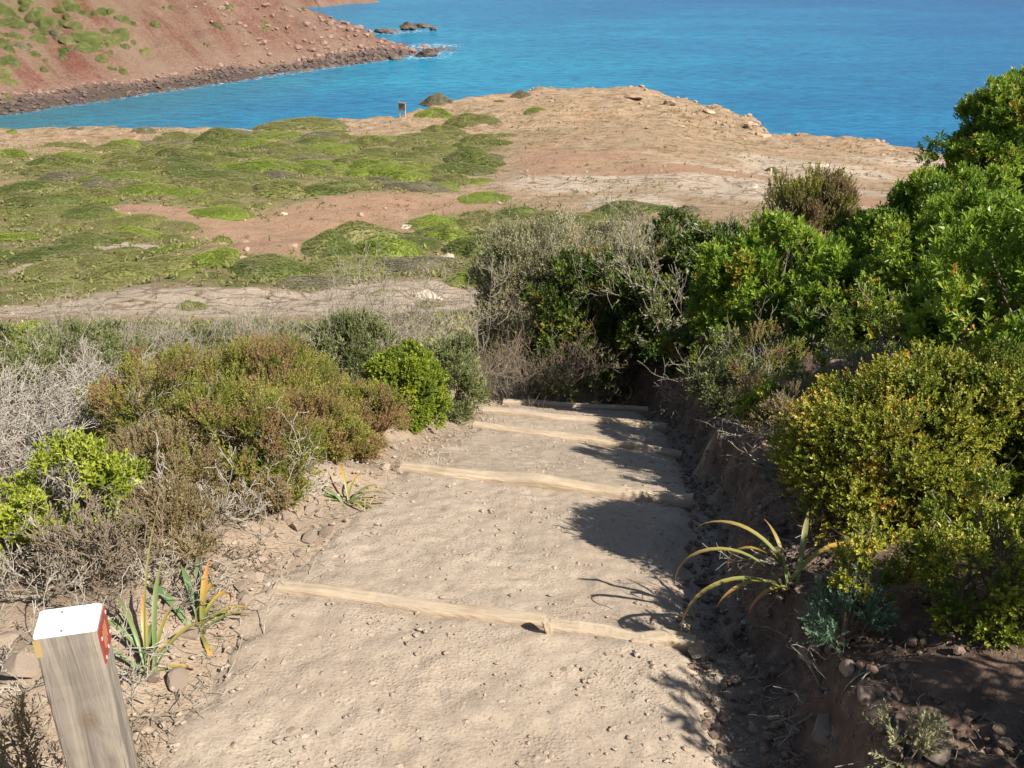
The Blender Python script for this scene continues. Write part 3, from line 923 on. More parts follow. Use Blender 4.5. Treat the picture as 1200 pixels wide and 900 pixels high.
def twig_tree(base, S, D, L, R0, ks, r, lenr=0.6, spread=0.7, up=0.1, bend=0.22, n=5, bias=None, rmin=0.0006):
    P = bent(S, D, L, n, r, bend, up * 0.3); R = np.full((len(S), 1), 1.0) * R0[:, None] * np.linspace(1, 0.45, n)[None]
    allP = [P]; allR = [R]
    for k in ks:
        P, R = children(P, R, k, lenr, r, spread, up, bend, bias=bias)
        allP.append(P); allR.append(np.maximum(R, rmin))
    return np.concatenate(allP), np.concatenate(allR), P


# ------------------------------------------------------------------ leaves
def leaves(O, A, nper, slen, ll, lw, ang, r, tint0, fold=0.25, t0=0.15, jit=0.25, tj=0.13):
    """shoots at O with axes A; nper leaves each. Returns verts, faces, tint"""
    m = len(O)
    ref = np.where(np.abs(A[:, 2:3]) > 0.9, np.array([1.0, 0, 0]), np.array([0, 0, 1.0]))
    a = nrm(np.cross(A, ref)); b_ = np.cross(A, a)
    t = np.linspace(t0, 1, nper)[None] + r.uniform(-.05, .05, (m, nper))
    ph = (np.arange(nper) * 2.39996)[None] + r.uniform(0, 6.28, (m, 1)) + r.normal(size=(m, nper)) * 0.3
    rad = np.cos(ph)[..., None] * a[:, None] + np.sin(ph)[..., None] * b_[:, None]
    tan = -np.sin(ph)[..., None] * a[:, None] + np.cos(ph)[..., None] * b_[:, None]
    an = ang * (1.15 - 0.55 * t) + r.normal(size=t.shape) * jit * 0.5
    d = nrm(A[:, None] * np.cos(an)[..., None] + rad * np.sin(an)[..., None] + r.normal(size=rad.shape) * jit * 0.4)
    tan = nrm(tan + r.normal(size=tan.shape) * jit)
    nn = np.cross(d, tan)
    sz = np.clip(r.lognormal(0, 0.28, (m, 1)), 0.5, 1.8)
    L = ll * sz * r.uniform(0.65, 1.2, t.shape) * (1.05 - 0.25 * t)
    Wd = lw * sz * r.uniform(0.75, 1.2, t.shape)
    B = O[:, None] + A[:, None] * (t * slen)[..., None]
    mid = B + d * (L * 0.5)[..., None] + nn * (fold * Wd)[..., None]
    v0 = B; v1 = mid + tan * (Wd * 0.5)[..., None]; v2 = B + d * L[..., None]; v3 = mid - tan * (Wd * 0.5)[..., None]
    V = np.stack([v0, v1, v2, v3], 2).reshape(-1, 3)
    q = np.arange(m * nper)[:, None] * 4
    F = np.concatenate([q + [[0, 1, 2]], q + [[0, 2, 3]]], 0)
    ti = np.clip(tint0[:, None] + r.normal(size=t.shape) * tj + 0.26 * (t - 0.3), 0, 1)
    return V, F, np.repeat(ti.ravel(), 4)


SPEC = {   # clump radius (share of crown), shoots per clump, leaves per shoot, shoot length, leaf length, leaf width, splay, up
    'lentisk': dict(cr=0.20, nper=9, slen=0.055, ll=0.036, lw=0.014, ang=0.95, up=0.7),
    'lentisk_dark': dict(cr=0.22, nper=8, slen=0.06, ll=0.036, lw=0.014, ang=0.9, up=0.4),
    'lime': dict(cr=0.26, nper=8, slen=0.04, ll=0.019, lw=0.0085, ang=0.9, up=0.8),
    'box_green': dict(cr=0.22, nper=8, slen=0.035, ll=0.015, lw=0.008, ang=0.9, up=0.4),
    'yellow': dict(cr=0.22, nper=8, slen=0.026, ll=0.0105, lw=0.0055, ang=0.9, up=0.4),
    'heath': dict(cr=0.26, nper=14, slen=0.055, ll=0.012, lw=0.0042, ang=0.75, up=0.7),
    'heath_far': dict(cr=0.24, nper=10, slen=0.11, ll=0.032, lw=0.012, ang=0.55, up=1.2),
    'brown': dict(cr=0.30, nper=12, slen=0.035, ll=0.009, lw=0.0034, ang=0.8, up=0.5),
    'grey_leaf': dict(cr=0.24, nper=8, slen=0.08, ll=0.032, lw=0.010, ang=0.7, up=0.8),
    'grey_green': dict(cr=0.26, nper=8, slen=0.06, ll=0.024, lw=0.008, ang=0.7, up=0.7),
}


def shrub(name, kind, px, top, hw, D, label, cat='shrub', clumps=40, shoots=50, depth=1.0, gap=0.1, stems=14, twig='twig_brown',
          seed=1, lob=0.22, base=None, floor=None, zsq=1.0, bare=0, flat_bottom=-0.35, mat=None, xyz=None, twr=1.0):
    """crown top at pixel (px, top) at camera depth D; the crown reaches down to the ground"""
    r = np.random.default_rng(seed)
    sp = SPEC[kind]
    d = ray(px, top) if xyz is None else None
    tp = d * D if xyz is None else np.array(xyz[:3])
    rx = hw * D / FPX if xyz is None else xyz[3]
    ry = rx * depth
    gz = float(H(tp[0], tp[1])) if floor is None else floor
    hgt = max(0.15, tp[2] - gz)
    lo = gz + gap * hgt
    rz = (tp[2] - lo) / 1.45
    C = np.array([tp[0], tp[1], tp[2] - rz])
    root = empty(name, (tp[0], tp[1], gz), label, cat)
    Rv = np.array([rx, ry, rz])
    # clump centres on an uneven dome
    K = clumps
    dirs = r.normal(size=(K * 4, 3)); dirs = nrm(dirs); dirs = dirs[dirs[:, 2] > flat_bottom][:K]
    K = len(dirs)
    lobe = 1 + lob * 1.6 * sn3(dirs, seed + 5, 3.2)
    rr = 1.08 * (1 - 0.42 * r.random(K) ** 1.8) * lobe
    cr = sp['cr'] * min(rx, rz * 1.3)
    CC = C + dirs * (Rv - cr * 0.55)[None] * rr[:, None]
    CC[:, 2] = np.maximum(CC[:, 2], H(CC[:, 0], CC[:, 1], False) + 0.03)
    csz = r.uniform(0.6, 1.35, K)
    ct = r.normal(size=K) * 0.17
    S = shoots
    dd = nrm(r.normal(size=(K, S, 3)) + dirs[:, None] * 0.9 + np.array([0, 0, 0.35]))
    O = CC[:, None] + dd * (cr * csz)[:, None, None] * (r.random((K, S, 1)) ** 0.45)
    Ax = nrm(dd * 0.55 + dirs[:, None] * 0.4 + np.array([0, 0, sp['up']]) + r.normal(size=dd.shape) * 0.28)
    # the top of the crown carries younger, lighter shoots
    t0 = 0.42 + ct[:, None] + r.normal(size=(K, S)) * 0.10
    O = O.reshape(-1, 3); Ax = Ax.reshape(-1, 3); t0 = t0.ravel()
    ok = O[:, 2] > H(O[:, 0], O[:, 1], False) + 0.015
    O, Ax, t0 = O[ok], Ax[ok], t0[ok]
    V, F, ti = leaves(O, Ax, sp['nper'], sp['slen'], sp['ll'], sp['lw'], sp['ang'], r, t0, tj=0.08)
    V = V - np.array([tp[0], tp[1], gz])
    obj('foliage', make_mesh('foliage', V, F, mat or M[kind], {'tint': ti}), root, kind='stuff')
    # stems from the root to the clumps, twigs from the clumps to the shoots
    nst = min(stems, K); pick = r.permutation(K)[:nst]
    Bp = np.stack([tp[0] + r.normal(size=nst) * rx * 0.22, tp[1] + r.normal(size=nst) * ry * 0.22], -1)
    Bz = H(Bp[:, 0], Bp[:, 1], False) - 0.03
    B3 = np.concatenate([Bp, Bz[:, None]], 1)
    n = 6; tt_ = np.linspace(0, 1, n)[None, :, None]
    E = CC[pick]
    P = B3[:, None] * (1 - tt_) + E[:, None] * tt_
    P = P + np.sin(tt_ * np.pi) * (r.normal(size=(nst, 1, 3)) * 0.12 * rx) + r.normal(size=P.shape) * 0.022 * rx * (tt_ * (1 - tt_) * 4)
    R0 = (0.006 + 0.010 * r.random(nst)) * min(1.6, max(0.5, rx / 0.5)) * twr
    R = R0[:, None] * np.linspace(1, 0.4, n)[None]
    P1, R1 = children(P, R, 6, 0.26, r, 0.6, 0.2, 0.22)
    P2, R2 = children(P1, R1, 4, 0.55, r, 0.7, 0.2, 0.25)
    tv = [tubes(P, R, 5), tubes(P1, np.maximum(R1, .0012), 4), tubes(P2, np.maximum(R2, .0009), 3)]
    if bare:
        St = CC[r.integers(0, K, bare)]
        Db = nrm(St - C) + np.array([0, 0, 0.5]) + r.normal(size=St.shape) * 0.35
        Lb = r.uniform(0.25, 0.55, bare) * rz
        Pb, Rb, _ = twig_tree(None, St, Db, Lb, np.full(bare, 0.0026 * twr), (3, 3), r, 0.55, 0.55, 0.3, 0.2)
        tv.append(tubes(Pb, np.maximum(Rb, 0.0010 * twr), 3))
    off = 0; VV = []; FF = []
    for a_, f_ in tv:
        VV.append(a_); FF.append(f_ + off); off += len(a_)
    obj('branches', make_mesh('branches', np.concatenate(VV) - np.array([tp[0], tp[1], gz]), np.concatenate(FF), M[twig]), root, kind='stuff')
    return root


def dead_bush(name, px, py, hw, D, label, seed, n0=16, ks=(4, 4, 3), twig='twig_grey', bias=(0, 0, 0), up=0.25, L=None, r0=0.006, spread=0.6, cat='dead bush', rmin=0.0012, lean=(0, 0, 1), bend=0.22, floor=None, fol=None, foln=0):
    r = np.random.default_rng(seed)
    d = ray(px, py); tp = d * D
    gz = float(H(tp[0], tp[1])) if floor is None else floor
    rx = hw * D / FPX
    hgt = max(0.2, tp[2] - gz)
    root = empty(name, (tp[0], tp[1], gz), label, cat)
    B = np.stack([tp[0] + r.normal(size=n0) * rx * 0.35, tp[1] + r.normal(size=n0) * rx * 0.3, np.zeros(n0)], -1)
    B[:, 2] = H(B[:, 0], B[:, 1], False) - 0.02
    out_ = (B - np.array([tp[0], tp[1], 0])); out_[:, 2] = 0
    Dn = out_ / (rx + 1e-6) * 1.1 + np.array(lean) * 0.8 + r.normal(size=(n0, 3)) * 0.3
    Ln = (L or hgt * 1.0) * r.uniform(0.55, 1.0, n0)
    P, R, last = twig_tree(None, B, Dn, Ln, r0 * r.uniform(0.5, 1.2, n0), ks, r, 0.62, spread, up, bend, 5, bias, rmin)
    ok = P[:, :, 2].min(1) > H(P[:, 0, 0], P[:, 0, 1], False) - 0.06
    V, F = tubes(P[ok], np.maximum(R[ok], rmin), 4)
    org = np.array([tp[0], tp[1], gz])
    obj('branches', make_mesh('branches', V - org, F, M[twig]), root, kind='stuff')
    if fol:
        sp = SPEC[fol]
        idx = r.integers(0, len(last), foln)
        O = last[idx, r.integers(2, 5, foln)]
        A = nrm(last[idx, 4] - last[idx, 3] + np.array([0, 0, .3]) + r.normal(size=O.shape) * .3)
        V, F, ti = leaves(O, A, sp['nper'], sp['slen'], sp['ll'], sp['lw'], sp['ang'], r, 0.45 + r.normal(size=foln) * .15)
        obj('foliage', make_mesh('foliage', V - org, F, M[fol], {'tint': ti}), root, kind='stuff')
    return root


# --- right bank
shrub('lentisk_shrub', 'lentisk', 1215, 92, 100, 8.0, 'tallest glossy green lentisk shrub, its crown rising against the sea', clumps=220, shoots=80, depth=0.9, seed=21, stems=22, lob=0.25)
shrub('lentisk_shrub', 'lentisk', 1120, 215, 105, 6.9, 'wide glossy green lentisk shrub spreading below the tallest one', clumps=150, shoots=70, depth=0.8, seed=22, stems=22, lob=0.2)
shrub('lentisk_shrub', 'lentisk', 1180, 255, 130, 5.6, 'dense glossy green lentisk shrub behind the yellow tinged bush', clumps=110, shoots=60, depth=0.7, seed=23, stems=20, lob=0.25)
shrub('lentisk_shrub', 'lentisk', 1050, 300, 90, 5.9, 'middle glossy green lentisk shrub above the grey dead tangle', clumps=80, shoots=55, depth=0.8, seed=27, stems=18, lob=0.3)
shrub('lentisk_shrub', 'lentisk', 915, 278, 88, 6.6, 'bright green lentisk shrub overhanging the path with bare twigs beneath', clumps=90, shoots=52, depth=0.8, seed=24, stems=24, lob=0.28, gap=0.25, flat_bottom=-0.2, twig='twig_grey')
shrub('heath_shrub', 'heath_far', 958, 214, 66, 10.9, 'domed heath shrub with green tips and brown flanks', clumps=170, shoots=75, seed=25, depth=0.9, lob=0.06, stems=16, gap=0.05)
shrub('lentisk_shrub', 'lentisk_dark', 1035, 235, 50, 8.8, 'small leafy shrub squeezed between heath dome and lentisk', clumps=50, shoots=45, seed=26)
shrub('yellow_bush', 'yellow', 1095, 432, 148, 2.72, 'fine leaved yellow green bush with orange tinged leaves on the right bank', clumps=240, shoots=72, depth=0.75, seed=31, lob=0.14, stems=30, gap=0.02, flat_bottom=-0.6)
shrub('yellow_bush', 'yellow', 1190, 425, 95, 2.7, 'fresh green fine leaved bush merging with the yellow green bush', clumps=130, shoots=66, depth=0.9, seed=132, lob=0.16, stems=16, gap=0.02, flat_bottom=-0.6, mat=M['fine_green'])
shrub('yellow_bush', 'yellow', 1030, 610, 40, 2.25, 'small sunlit yellow sprig clump at the foot of the yellow green bush', clumps=16, shoots=26, seed=32, lob=0.2, stems=8)
shrub('yellow_bush', 'yellow', 1180, 590, 90, 2.2, 'shaded dark green bush below the yellow green bush', clumps=70, shoots=50, seed=33, lob=0.2, stems=12, mat=M['fine_green'])
shrub('yellow_bush', 'box_green', 838, 402, 30, 6.2, 'little yellow brown tuft under the overhanging lentisk', clumps=24, shoots=40, seed=34)
dead_bush('dead_tangle', 1060, 412, 110, 4.3, 'grey leafless tangle between the lentisk and the yellow green bush', 35, n0=40, ks=(4, 4, 3), r0=0.004)
dead_bush('dead_tangle', 1180, 370, 60, 4.0, 'brownish leafless twig tangle at the right of the bank', 36, n0=22, ks=(4, 4, 3), r0=0.005, twig='twig_brown')
dead_bush('dead_tangle', 885, 385, 55, 6.0, 'pale dead twigs hanging under the overhanging lentisk', 37, n0=26, ks=(4, 4, 2), r0=0.004, lean=(-.3, -.4, .6))
# shade-giving shrubs of the same thicket, right of the frame
shrub('lentisk_shrub', 'lentisk', 0, 0, 0, 0, 'lentisk shrub of the thicket beside the camera on the right bank', xyz=(2.2, 0.8, -0.3, 0.72), clumps=75, shoots=42, seed=28, depth=0.9)
shrub('lentisk_shrub', 'lentisk', 0, 0, 0, 0, 'lentisk shrub of the thicket right of the yellow green bush', xyz=(2.65, 1.65, -0.4, 0.75), clumps=60, shoots=45, seed=29, depth=0.9)

shrub('lentisk_shrub', 'lentisk', 0, 0, 0, 0, 'lentisk shrub of the thicket on the bank nearest the camera', xyz=(2.25, 1.2, -0.5, 0.62), clumps=60, shoots=42, seed=30, depth=0.9)
shrub('lentisk_shrub', 'lentisk', 0, 0, 0, 0, 'glossy lentisk shrub standing right behind the yellow green bush', xyz=(2.15, 3.45, -1.12, 0.55), clumps=80, shoots=48, seed=38, depth=0.9)
shrub('low_scrub', 'box_green', 905, 470, 40, 4.6, 'low dry green scrub on the bank above the ditch', clumps=30, shoots=30, seed=39)
shrub('low_scrub', 'grey_green', 860, 430, 40, 5.6, 'low grey scrub on the shaded bank by the overhanging lentisk', clumps=36, shoots=30, seed=40)

for i, (y_, off_, hh, rx_, kd) in enumerate([(2.5, .30, .16, .12, 'brown'), (2.95, .34, .20, .14, 'grey_green'), (3.5, .28, .16, .13, 'brown'), (3.95, .36, .26, .18, 'box_green'), (4.5, .30, .20, .16, 'brown'), (5.0, .36, .30, .2, 'heath'), (5.6, .30, .24, .2, 'grey_green'), (6.2, .34, .30, .22, 'brown'), (6.9, .30, .34, .24, 'lentisk_dark'), (4.3, .75, .4, .24, 'box_green'), (5.3, .8, .45, .26, 'lentisk_dark')]):
    x_ = float(path_x(y_) + half_r(y_) + off_)
    shrub('bank_scrub', kd, 0, 0, 0, 0, 'low %s tuft growing on the edge of the cut bank' % {'brown': 'dry brown', 'grey_green': 'grey green', 'box_green': 'yellow green', 'heath': 'olive heath', 'lentisk_dark': 'dark leafy'}[kd], xyz=(x_, y_, float(H(x_, y_)) + hh, rx_), clumps=22, shoots=24, seed=160 + i, lob=0.3, twig='twig_grey', stems=8, gap=0.0, bare=6)['group'] = 'tufts on the cut bank'
for i, y_ in enumerate([1.75, 2.3, 3.1, 3.8, 4.7, 5.5, 6.3]):
    x_ = float(path_x(y_) + half_r(y_) + 0.16)
    pz_ = np.array([x_, y_, float(H(x_, y_)) + 0.05]); dd_ = pz_[1] * math.cos(PITCH) - pz_[2] * math.sin(PITCH)
    uu_ = pz_[1] * math.sin(PITCH) + pz_[2] * math.cos(PITCH)
    dead_bush('root_tangle', 600 + pz_[0] / dd_ * FPX, 450 - uu_ / dd_ * FPX, 10 * 3 / dd_, dd_, 'thin bare roots hanging from the cut bank', 170 + i, n0=7, ks=(3, 2), r0=0.003, lean=(-.9, -.2, .1), up=-0.12, L=0.17, cat='roots', rmin=0.0009)['group'] = 'roots in the cut bank'
rb_ = np.random.default_rng(12)
for i in range(34):
    y_ = 1.4 + 4.6 * rb_.random() ** 1.3; x_ = float(path_x(y_) + half_r(y_) + rb_.uniform(0.03, 0.22)); sz = rb_.uniform(.014, .042)
    o = obj('stone', ROCKS[i % 7], None, 'stone embedded in the face of the cut bank', 'stone', 'stones in the cut bank', None, (x_, y_, float(H(x_, y_)) + sz * 0.15))
    o.scale = (sz, sz * .8, sz * .9); o.rotation_euler = tuple(rb_.uniform(-1, 1, 3) * 1.5)

# --- middle, across the bend of the path
shrub('grey_shrub', 'grey_leaf', 645, 266, 85, 9.6, 'large grey beige dry shrub at the bend of the path', clumps=150, shoots=75, seed=41, twig='twig_grey', bare=50, lob=0.2, gap=0.05, stems=26)
shrub('grey_shrub', 'grey_leaf', 735, 262, 60, 10.6, 'grey dry shrub behind the larger one at the bend', clumps=100, shoots=70, seed=42, twig='twig_grey', bare=30, stems=18)
shrub('lentisk_shrub', 'lentisk_dark', 790, 252, 62, 10.2, 'olive green shrub with reddish tips beside the grey dry shrub', clumps=80, shoots=48, seed=43)
shrub('lentisk_shrub', 'lentisk_dark', 845, 256, 60, 8.3, 'yellowish green shrub left of the domed heath', clumps=110, shoots=60, seed=44)
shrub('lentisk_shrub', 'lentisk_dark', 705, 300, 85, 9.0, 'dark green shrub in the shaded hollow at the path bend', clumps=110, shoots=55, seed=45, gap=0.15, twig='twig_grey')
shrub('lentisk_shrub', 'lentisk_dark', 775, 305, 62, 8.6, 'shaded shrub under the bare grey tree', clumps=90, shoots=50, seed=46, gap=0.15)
dead_bush('bare_tree', 800, 300, 40, 8.5, 'small bare grey tree with forked branches by the bend', 47, n0=5, ks=(5, 5, 4), r0=0.016, cat='bare tree', spread=0.5, rmin=0.002, fol='grey_leaf', foln=500)
dead_bush('dead_tangle', 590, 395, 45, 8.4, 'dark leafless tangle left of the shaded hollow', 48, n0=40, ks=(4, 4, 3), r0=0.004, lean=(-.6, -.3, .5), twig='twig_brown')
dead_bush('dead_tangle', 650, 405, 50, 8.6, 'dark dead twigs at the foot of the large grey shrub', 49, n0=34, ks=(4, 4, 3), r0=0.004, lean=(-.3, -.3, .8), twig='twig_brown')

# --- left bank
shrub('heath_shrub', 'heath', 300, 412, 95, 4.35, 'biggest olive and russet heath shrub beside the path', clumps=120, shoots=62, seed=51, lob=0.25, twig='twig_grey', stems=24, gap=0.12, twr=1.2)
shrub('heath_shrub', 'heath', 205, 430, 80, 4.3, 'olive heath shrub adjoining the silvery dead branches', clumps=80, shoots=55, seed=52, lob=0.25, twig='twig_grey', stems=18)
shrub('heath_shrub', 'heath', 255, 478, 70, 3.75, 'russet patched heath shrub above the gnarled pale branches', clumps=70, shoots=55, seed=53, lob=0.25, twig='twig_grey', stems=18, gap=0.25)
shrub('heath_shrub', 'heath', 385, 470, 48, 4.5, 'heath shrub between the biggest one and the round green bush', clumps=60, shoots=50, seed=54, lob=0.2, twig='twig_brown')
shrub('round_bush', 'box_green', 470, 414, 46, 5.2, 'round yellow green bush beside the second timber step', clumps=100, shoots=66, seed=55, lob=0.12, gap=0.0, flat_bottom=-0.7)
shrub('grey_shrub', 'grey_green', 520, 412, 42, 6.1, 'grey green shrub right of the round yellow green bush', clumps=60, shoots=55, seed=56, bare=20, twig='twig_grey')
shrub('grey_shrub', 'grey_green', 405, 385, 50, 6.6, 'grey green shrub behind the round yellow green bush', clumps=60, shoots=50, seed=57, bare=20, twig='twig_grey')
dead_bush('dead_tangle', 470, 352, 75, 8.2, 'pale silvery dead bush standing above the round bush', 58, n0=44, ks=(4, 4, 3), r0=0.005, rmin=0.0016)
for i, (px, tp_, hw, D, lb) in enumerate([(40, 388, 80, 7.6, 'far left dry grey green shrub below the rock strip'), (140, 380, 80, 8.0, 'dry grey shrub below the pale rock strip'), (240, 378, 80, 8.4, 'twiggy grey shrub with sparse leaves below the rock strip'), (335, 382, 75, 8.2, 'grey dry shrub behind the biggest heath')]):
    shrub('grey_shrub', 'grey_green', px, tp_ + 18, hw, D, lb, clumps=70, shoots=40, seed=60 + i, twig='twig_grey', bare=70, lob=0.2)
    dead_bush('dead_tangle', px + 20, tp_ - 8, hw * 0.9, D - 0.2, ['leafless grey twigs rising from the far left shrub', 'leafless grey twigs rising from the dry grey shrub', 'leafless grey twigs rising from the twiggy shrub', 'leafless grey twigs rising behind the biggest heath'][i], 70 + i, n0=34, ks=(4, 4, 3), r0=0.0035, rmin=0.0013)
dead_bush('dead_tangle', 20, 440, 110, 4.7, 'silvery wind swept dead branches on the left bank', 75, n0=70, ks=(5, 4, 3), r0=0.006, lean=(.7, -.45, .45), bias=(.3, -.12, -.05), up=0.06, rmin=0.0014, L=0.42, twig='twig_silver')
dead_bush('dead_tangle', 90, 475, 80, 4.2, 'silvery dead branches sweeping under the olive heath', 76, n0=60, ks=(5, 4, 3), r0=0.006, lean=(.7, -.35, .4), bias=(.3, -.12, -.05), up=0.06, rmin=0.0014, L=0.40, twig='twig_silver')
dead_bush('dead_tangle', 30, 520, 70, 3.7, 'silvery dead branches behind the young lentisk', 74, n0=50, ks=(5, 4, 3), r0=0.006, lean=(.7, -.35, .4), bias=(.3, -.12, -.05), up=0.06, rmin=0.0013, L=0.36, twig='twig_silver')
shrub('heath_shrub', 'heath', 335, 500, 62, 3.95, 'heath shrub hanging over the left path edge', clumps=70, shoots=60, seed=91, lob=0.25, twig='twig_grey', stems=18, gap=0.2)
shrub('heath_shrub', 'heath', 165, 470, 60, 3.9, 'olive heath shrub behind the green leafy sprouts', clumps=60, shoots=55, seed=92, lob=0.25, twig='twig_grey', stems=14, gap=0.15)
shrub('heath_shrub', 'heath', 395, 520, 42, 4.2, 'low heath shrub behind the strap leaved clump', clumps=45, shoots=50, seed=93, lob=0.2, twig='twig_grey', stems=12, gap=0.05)
shrub('dry_heath', 'brown', 285, 575, 42, 3.35, 'dry brown heath clump under the russet heath', clumps=40, shoots=50, seed=94, twig='twig_grey')
for i, (x_, y_, zt, rx_, kd, lb) in enumerate([(-0.98, 3.12, -1.60, .25, 'heath', 'heath shrub spilling onto the left verge above the pale rubble'), (-0.84, 3.55, -1.80, .22, 'heath', 'small heath shrub on the verge beside the middle tread'),
        (-0.74, 3.95, -2.02, .20, 'heath', 'low heath shrub at the path edge beyond the strap leaved clump'), (-1.22, 2.92, -1.62, .20, 'brown', 'dry brown heath at the foot of the spilling heath shrub'), (-1.30, 3.25, -1.50, .26, 'heath', 'russet heath shrub behind the dry brown clump'),
        (-0.95, 4.35, -2.15, .18, 'heath', 'narrow heath shrub beside the round yellow green bush')]):
    shrub('verge_shrub', kd, 0, 0, 0, 0, lb, xyz=(x_, y_, zt, rx_), clumps=46, shoots=52, seed=140 + i, lob=0.28, twig='twig_grey', stems=14, gap=0.08, bare=8)
for i, (x_, y_, hh, rx_, kd, lb) in enumerate([(-2.3, 2.6, .5, .5, 'heath', 'olive heath of the thicket left of the lime green lentisk'), (-2.9, 3.5, .6, .6, 'grey_green', 'grey green shrub of the thicket left of the silvery dead branches'), (-3.4, 2.4, .7, .6, 'lentisk', 'green lentisk of the thicket well left of the marker post'),
        (-2.2, 1.7, .4, .4, 'brown', 'dry brown heath of the thicket left of the marker post'), (-3.6, 4.6, .5, .7, 'heath', 'olive heath of the thicket below the far left shrubs'), (-3.0, 5.7, .35, .6, 'grey_green', 'grey green shrub of the thicket below the far left shrubs'), (-4.9, 5.6, .5, .7, 'lentisk_dark', 'dark green shrub at the left end of the thicket')]):
    shrub('thicket_shrub', kd, 0, 0, 0, 0, lb, xyz=(x_, y_, float(H(x_, y_)) + hh, rx_), clumps=60, shoots=40, seed=190 + i, lob=0.28, twig='twig_grey', stems=14, gap=0.05, bare=10)
dead_bush('dead_tangle', 330, 515, 45, 3.72, 'gnarled silvery branches showing through the spilling heath', 152, n0=10, ks=(3, 3, 3), r0=0.009, lean=(.5, -.6, .5), L=0.34, bend=0.42, twig='twig_silver')
dead_bush('dead_tangle', 230, 590, 45, 3.2, 'grey dead stems below the dry brown heath', 150, n0=22, ks=(4, 3, 3), r0=0.005, lean=(.3, -.4, .6), L=0.22, twig='twig_silver')
dead_bush('dead_tangle', 310, 560, 45, 3.6, 'twisted pale stems under the spilling heath', 151, n0=16, ks=(3, 3, 2), r0=0.008, lean=(.4, -.5, .4), L=0.28, bend=0.4, twig='twig_silver')
shrub('grey_shrub', 'lime', 10, 385, 30, 7.2, 'bright green sprouting shrub at the far left', clumps=24, shoots=26, seed=77)
shrub('lentisk_shrub', 'lime', 90, 540, 72, 3.0, 'lime green young lentisk on bare grey stems near the post', clumps=42, shoots=17, seed=78, lob=0.3, twig='twig_grey', stems=22, gap=0.2, twr=1.0)
shrub('lentisk_shrub', 'lime', 5, 580, 45, 3.0, 'lime green sprouts at the left of the young lentisk', clumps=20, shoots=14, seed=79, lob=0.3, twig='twig_grey', stems=12)
shrub('lentisk_shrub', 'lime', 130, 462, 45, 4.0, 'light green sprigs among the silvery dead branches', clumps=14, shoots=10, seed=80, lob=0.3, twig='twig_grey', stems=8)
shrub('lentisk_shrub', 'lentisk', 290, 552, 24, 3.5, 'fresh green sprout below the gnarled pale branches', clumps=12, shoots=12, seed=81, stems=5)
shrub('lentisk_shrub', 'lentisk', 200, 545, 50, 3.6, 'green leafy sprouts behind the dry brown heath', clumps=24, shoots=14, seed=82, stems=8)
shrub('dry_heath', 'brown', 195, 578, 42, 3.05, 'dry brown heath clump beside the young lentisk', clumps=44, shoots=60, seed=83, twig='twig_brown')
shrub('heath_shrub', 'heath', 320, 585, 24, 3.5, 'small green heath tuft at the left path edge', clumps=20, shoots=45, seed=84)
shrub('heath_shrub', 'heath', 420, 500, 24, 4.5, 'small heath tuft by the strap leaved clump', clumps=20, shoots=40, seed=85)
dead_bush('dead_tangle', 45, 620, 60, 2.7, 'thick grey dead stems behind the marker post', 86, n0=18, ks=(4, 3, 3), r0=0.008, lean=(.3, -.2, .7))
dead_bush('dead_tangle', 275, 545, 40, 3.45, 'gnarled pale branches under the russet heath', 87, n0=12, ks=(3, 3, 2), r0=0.010, lean=(.2, -.5, .5), bend=0.4)
dead_bush('dead_tangle', 120, 640, 60, 2.75, 'brown dry twig tangle at the foot of the young lentisk', 88, n0=30, ks=(4, 4, 2), r0=0.003, twig='twig_brown')
dead_bush('dead_tangle', 960, 545, 40, 2.7, 'pale dead twigs poking out under the yellow green bush', 89, n0=6, ks=(3, 2), r0=0.004, lean=(-.9, -.4, .3), up=0.0, L=0.17)


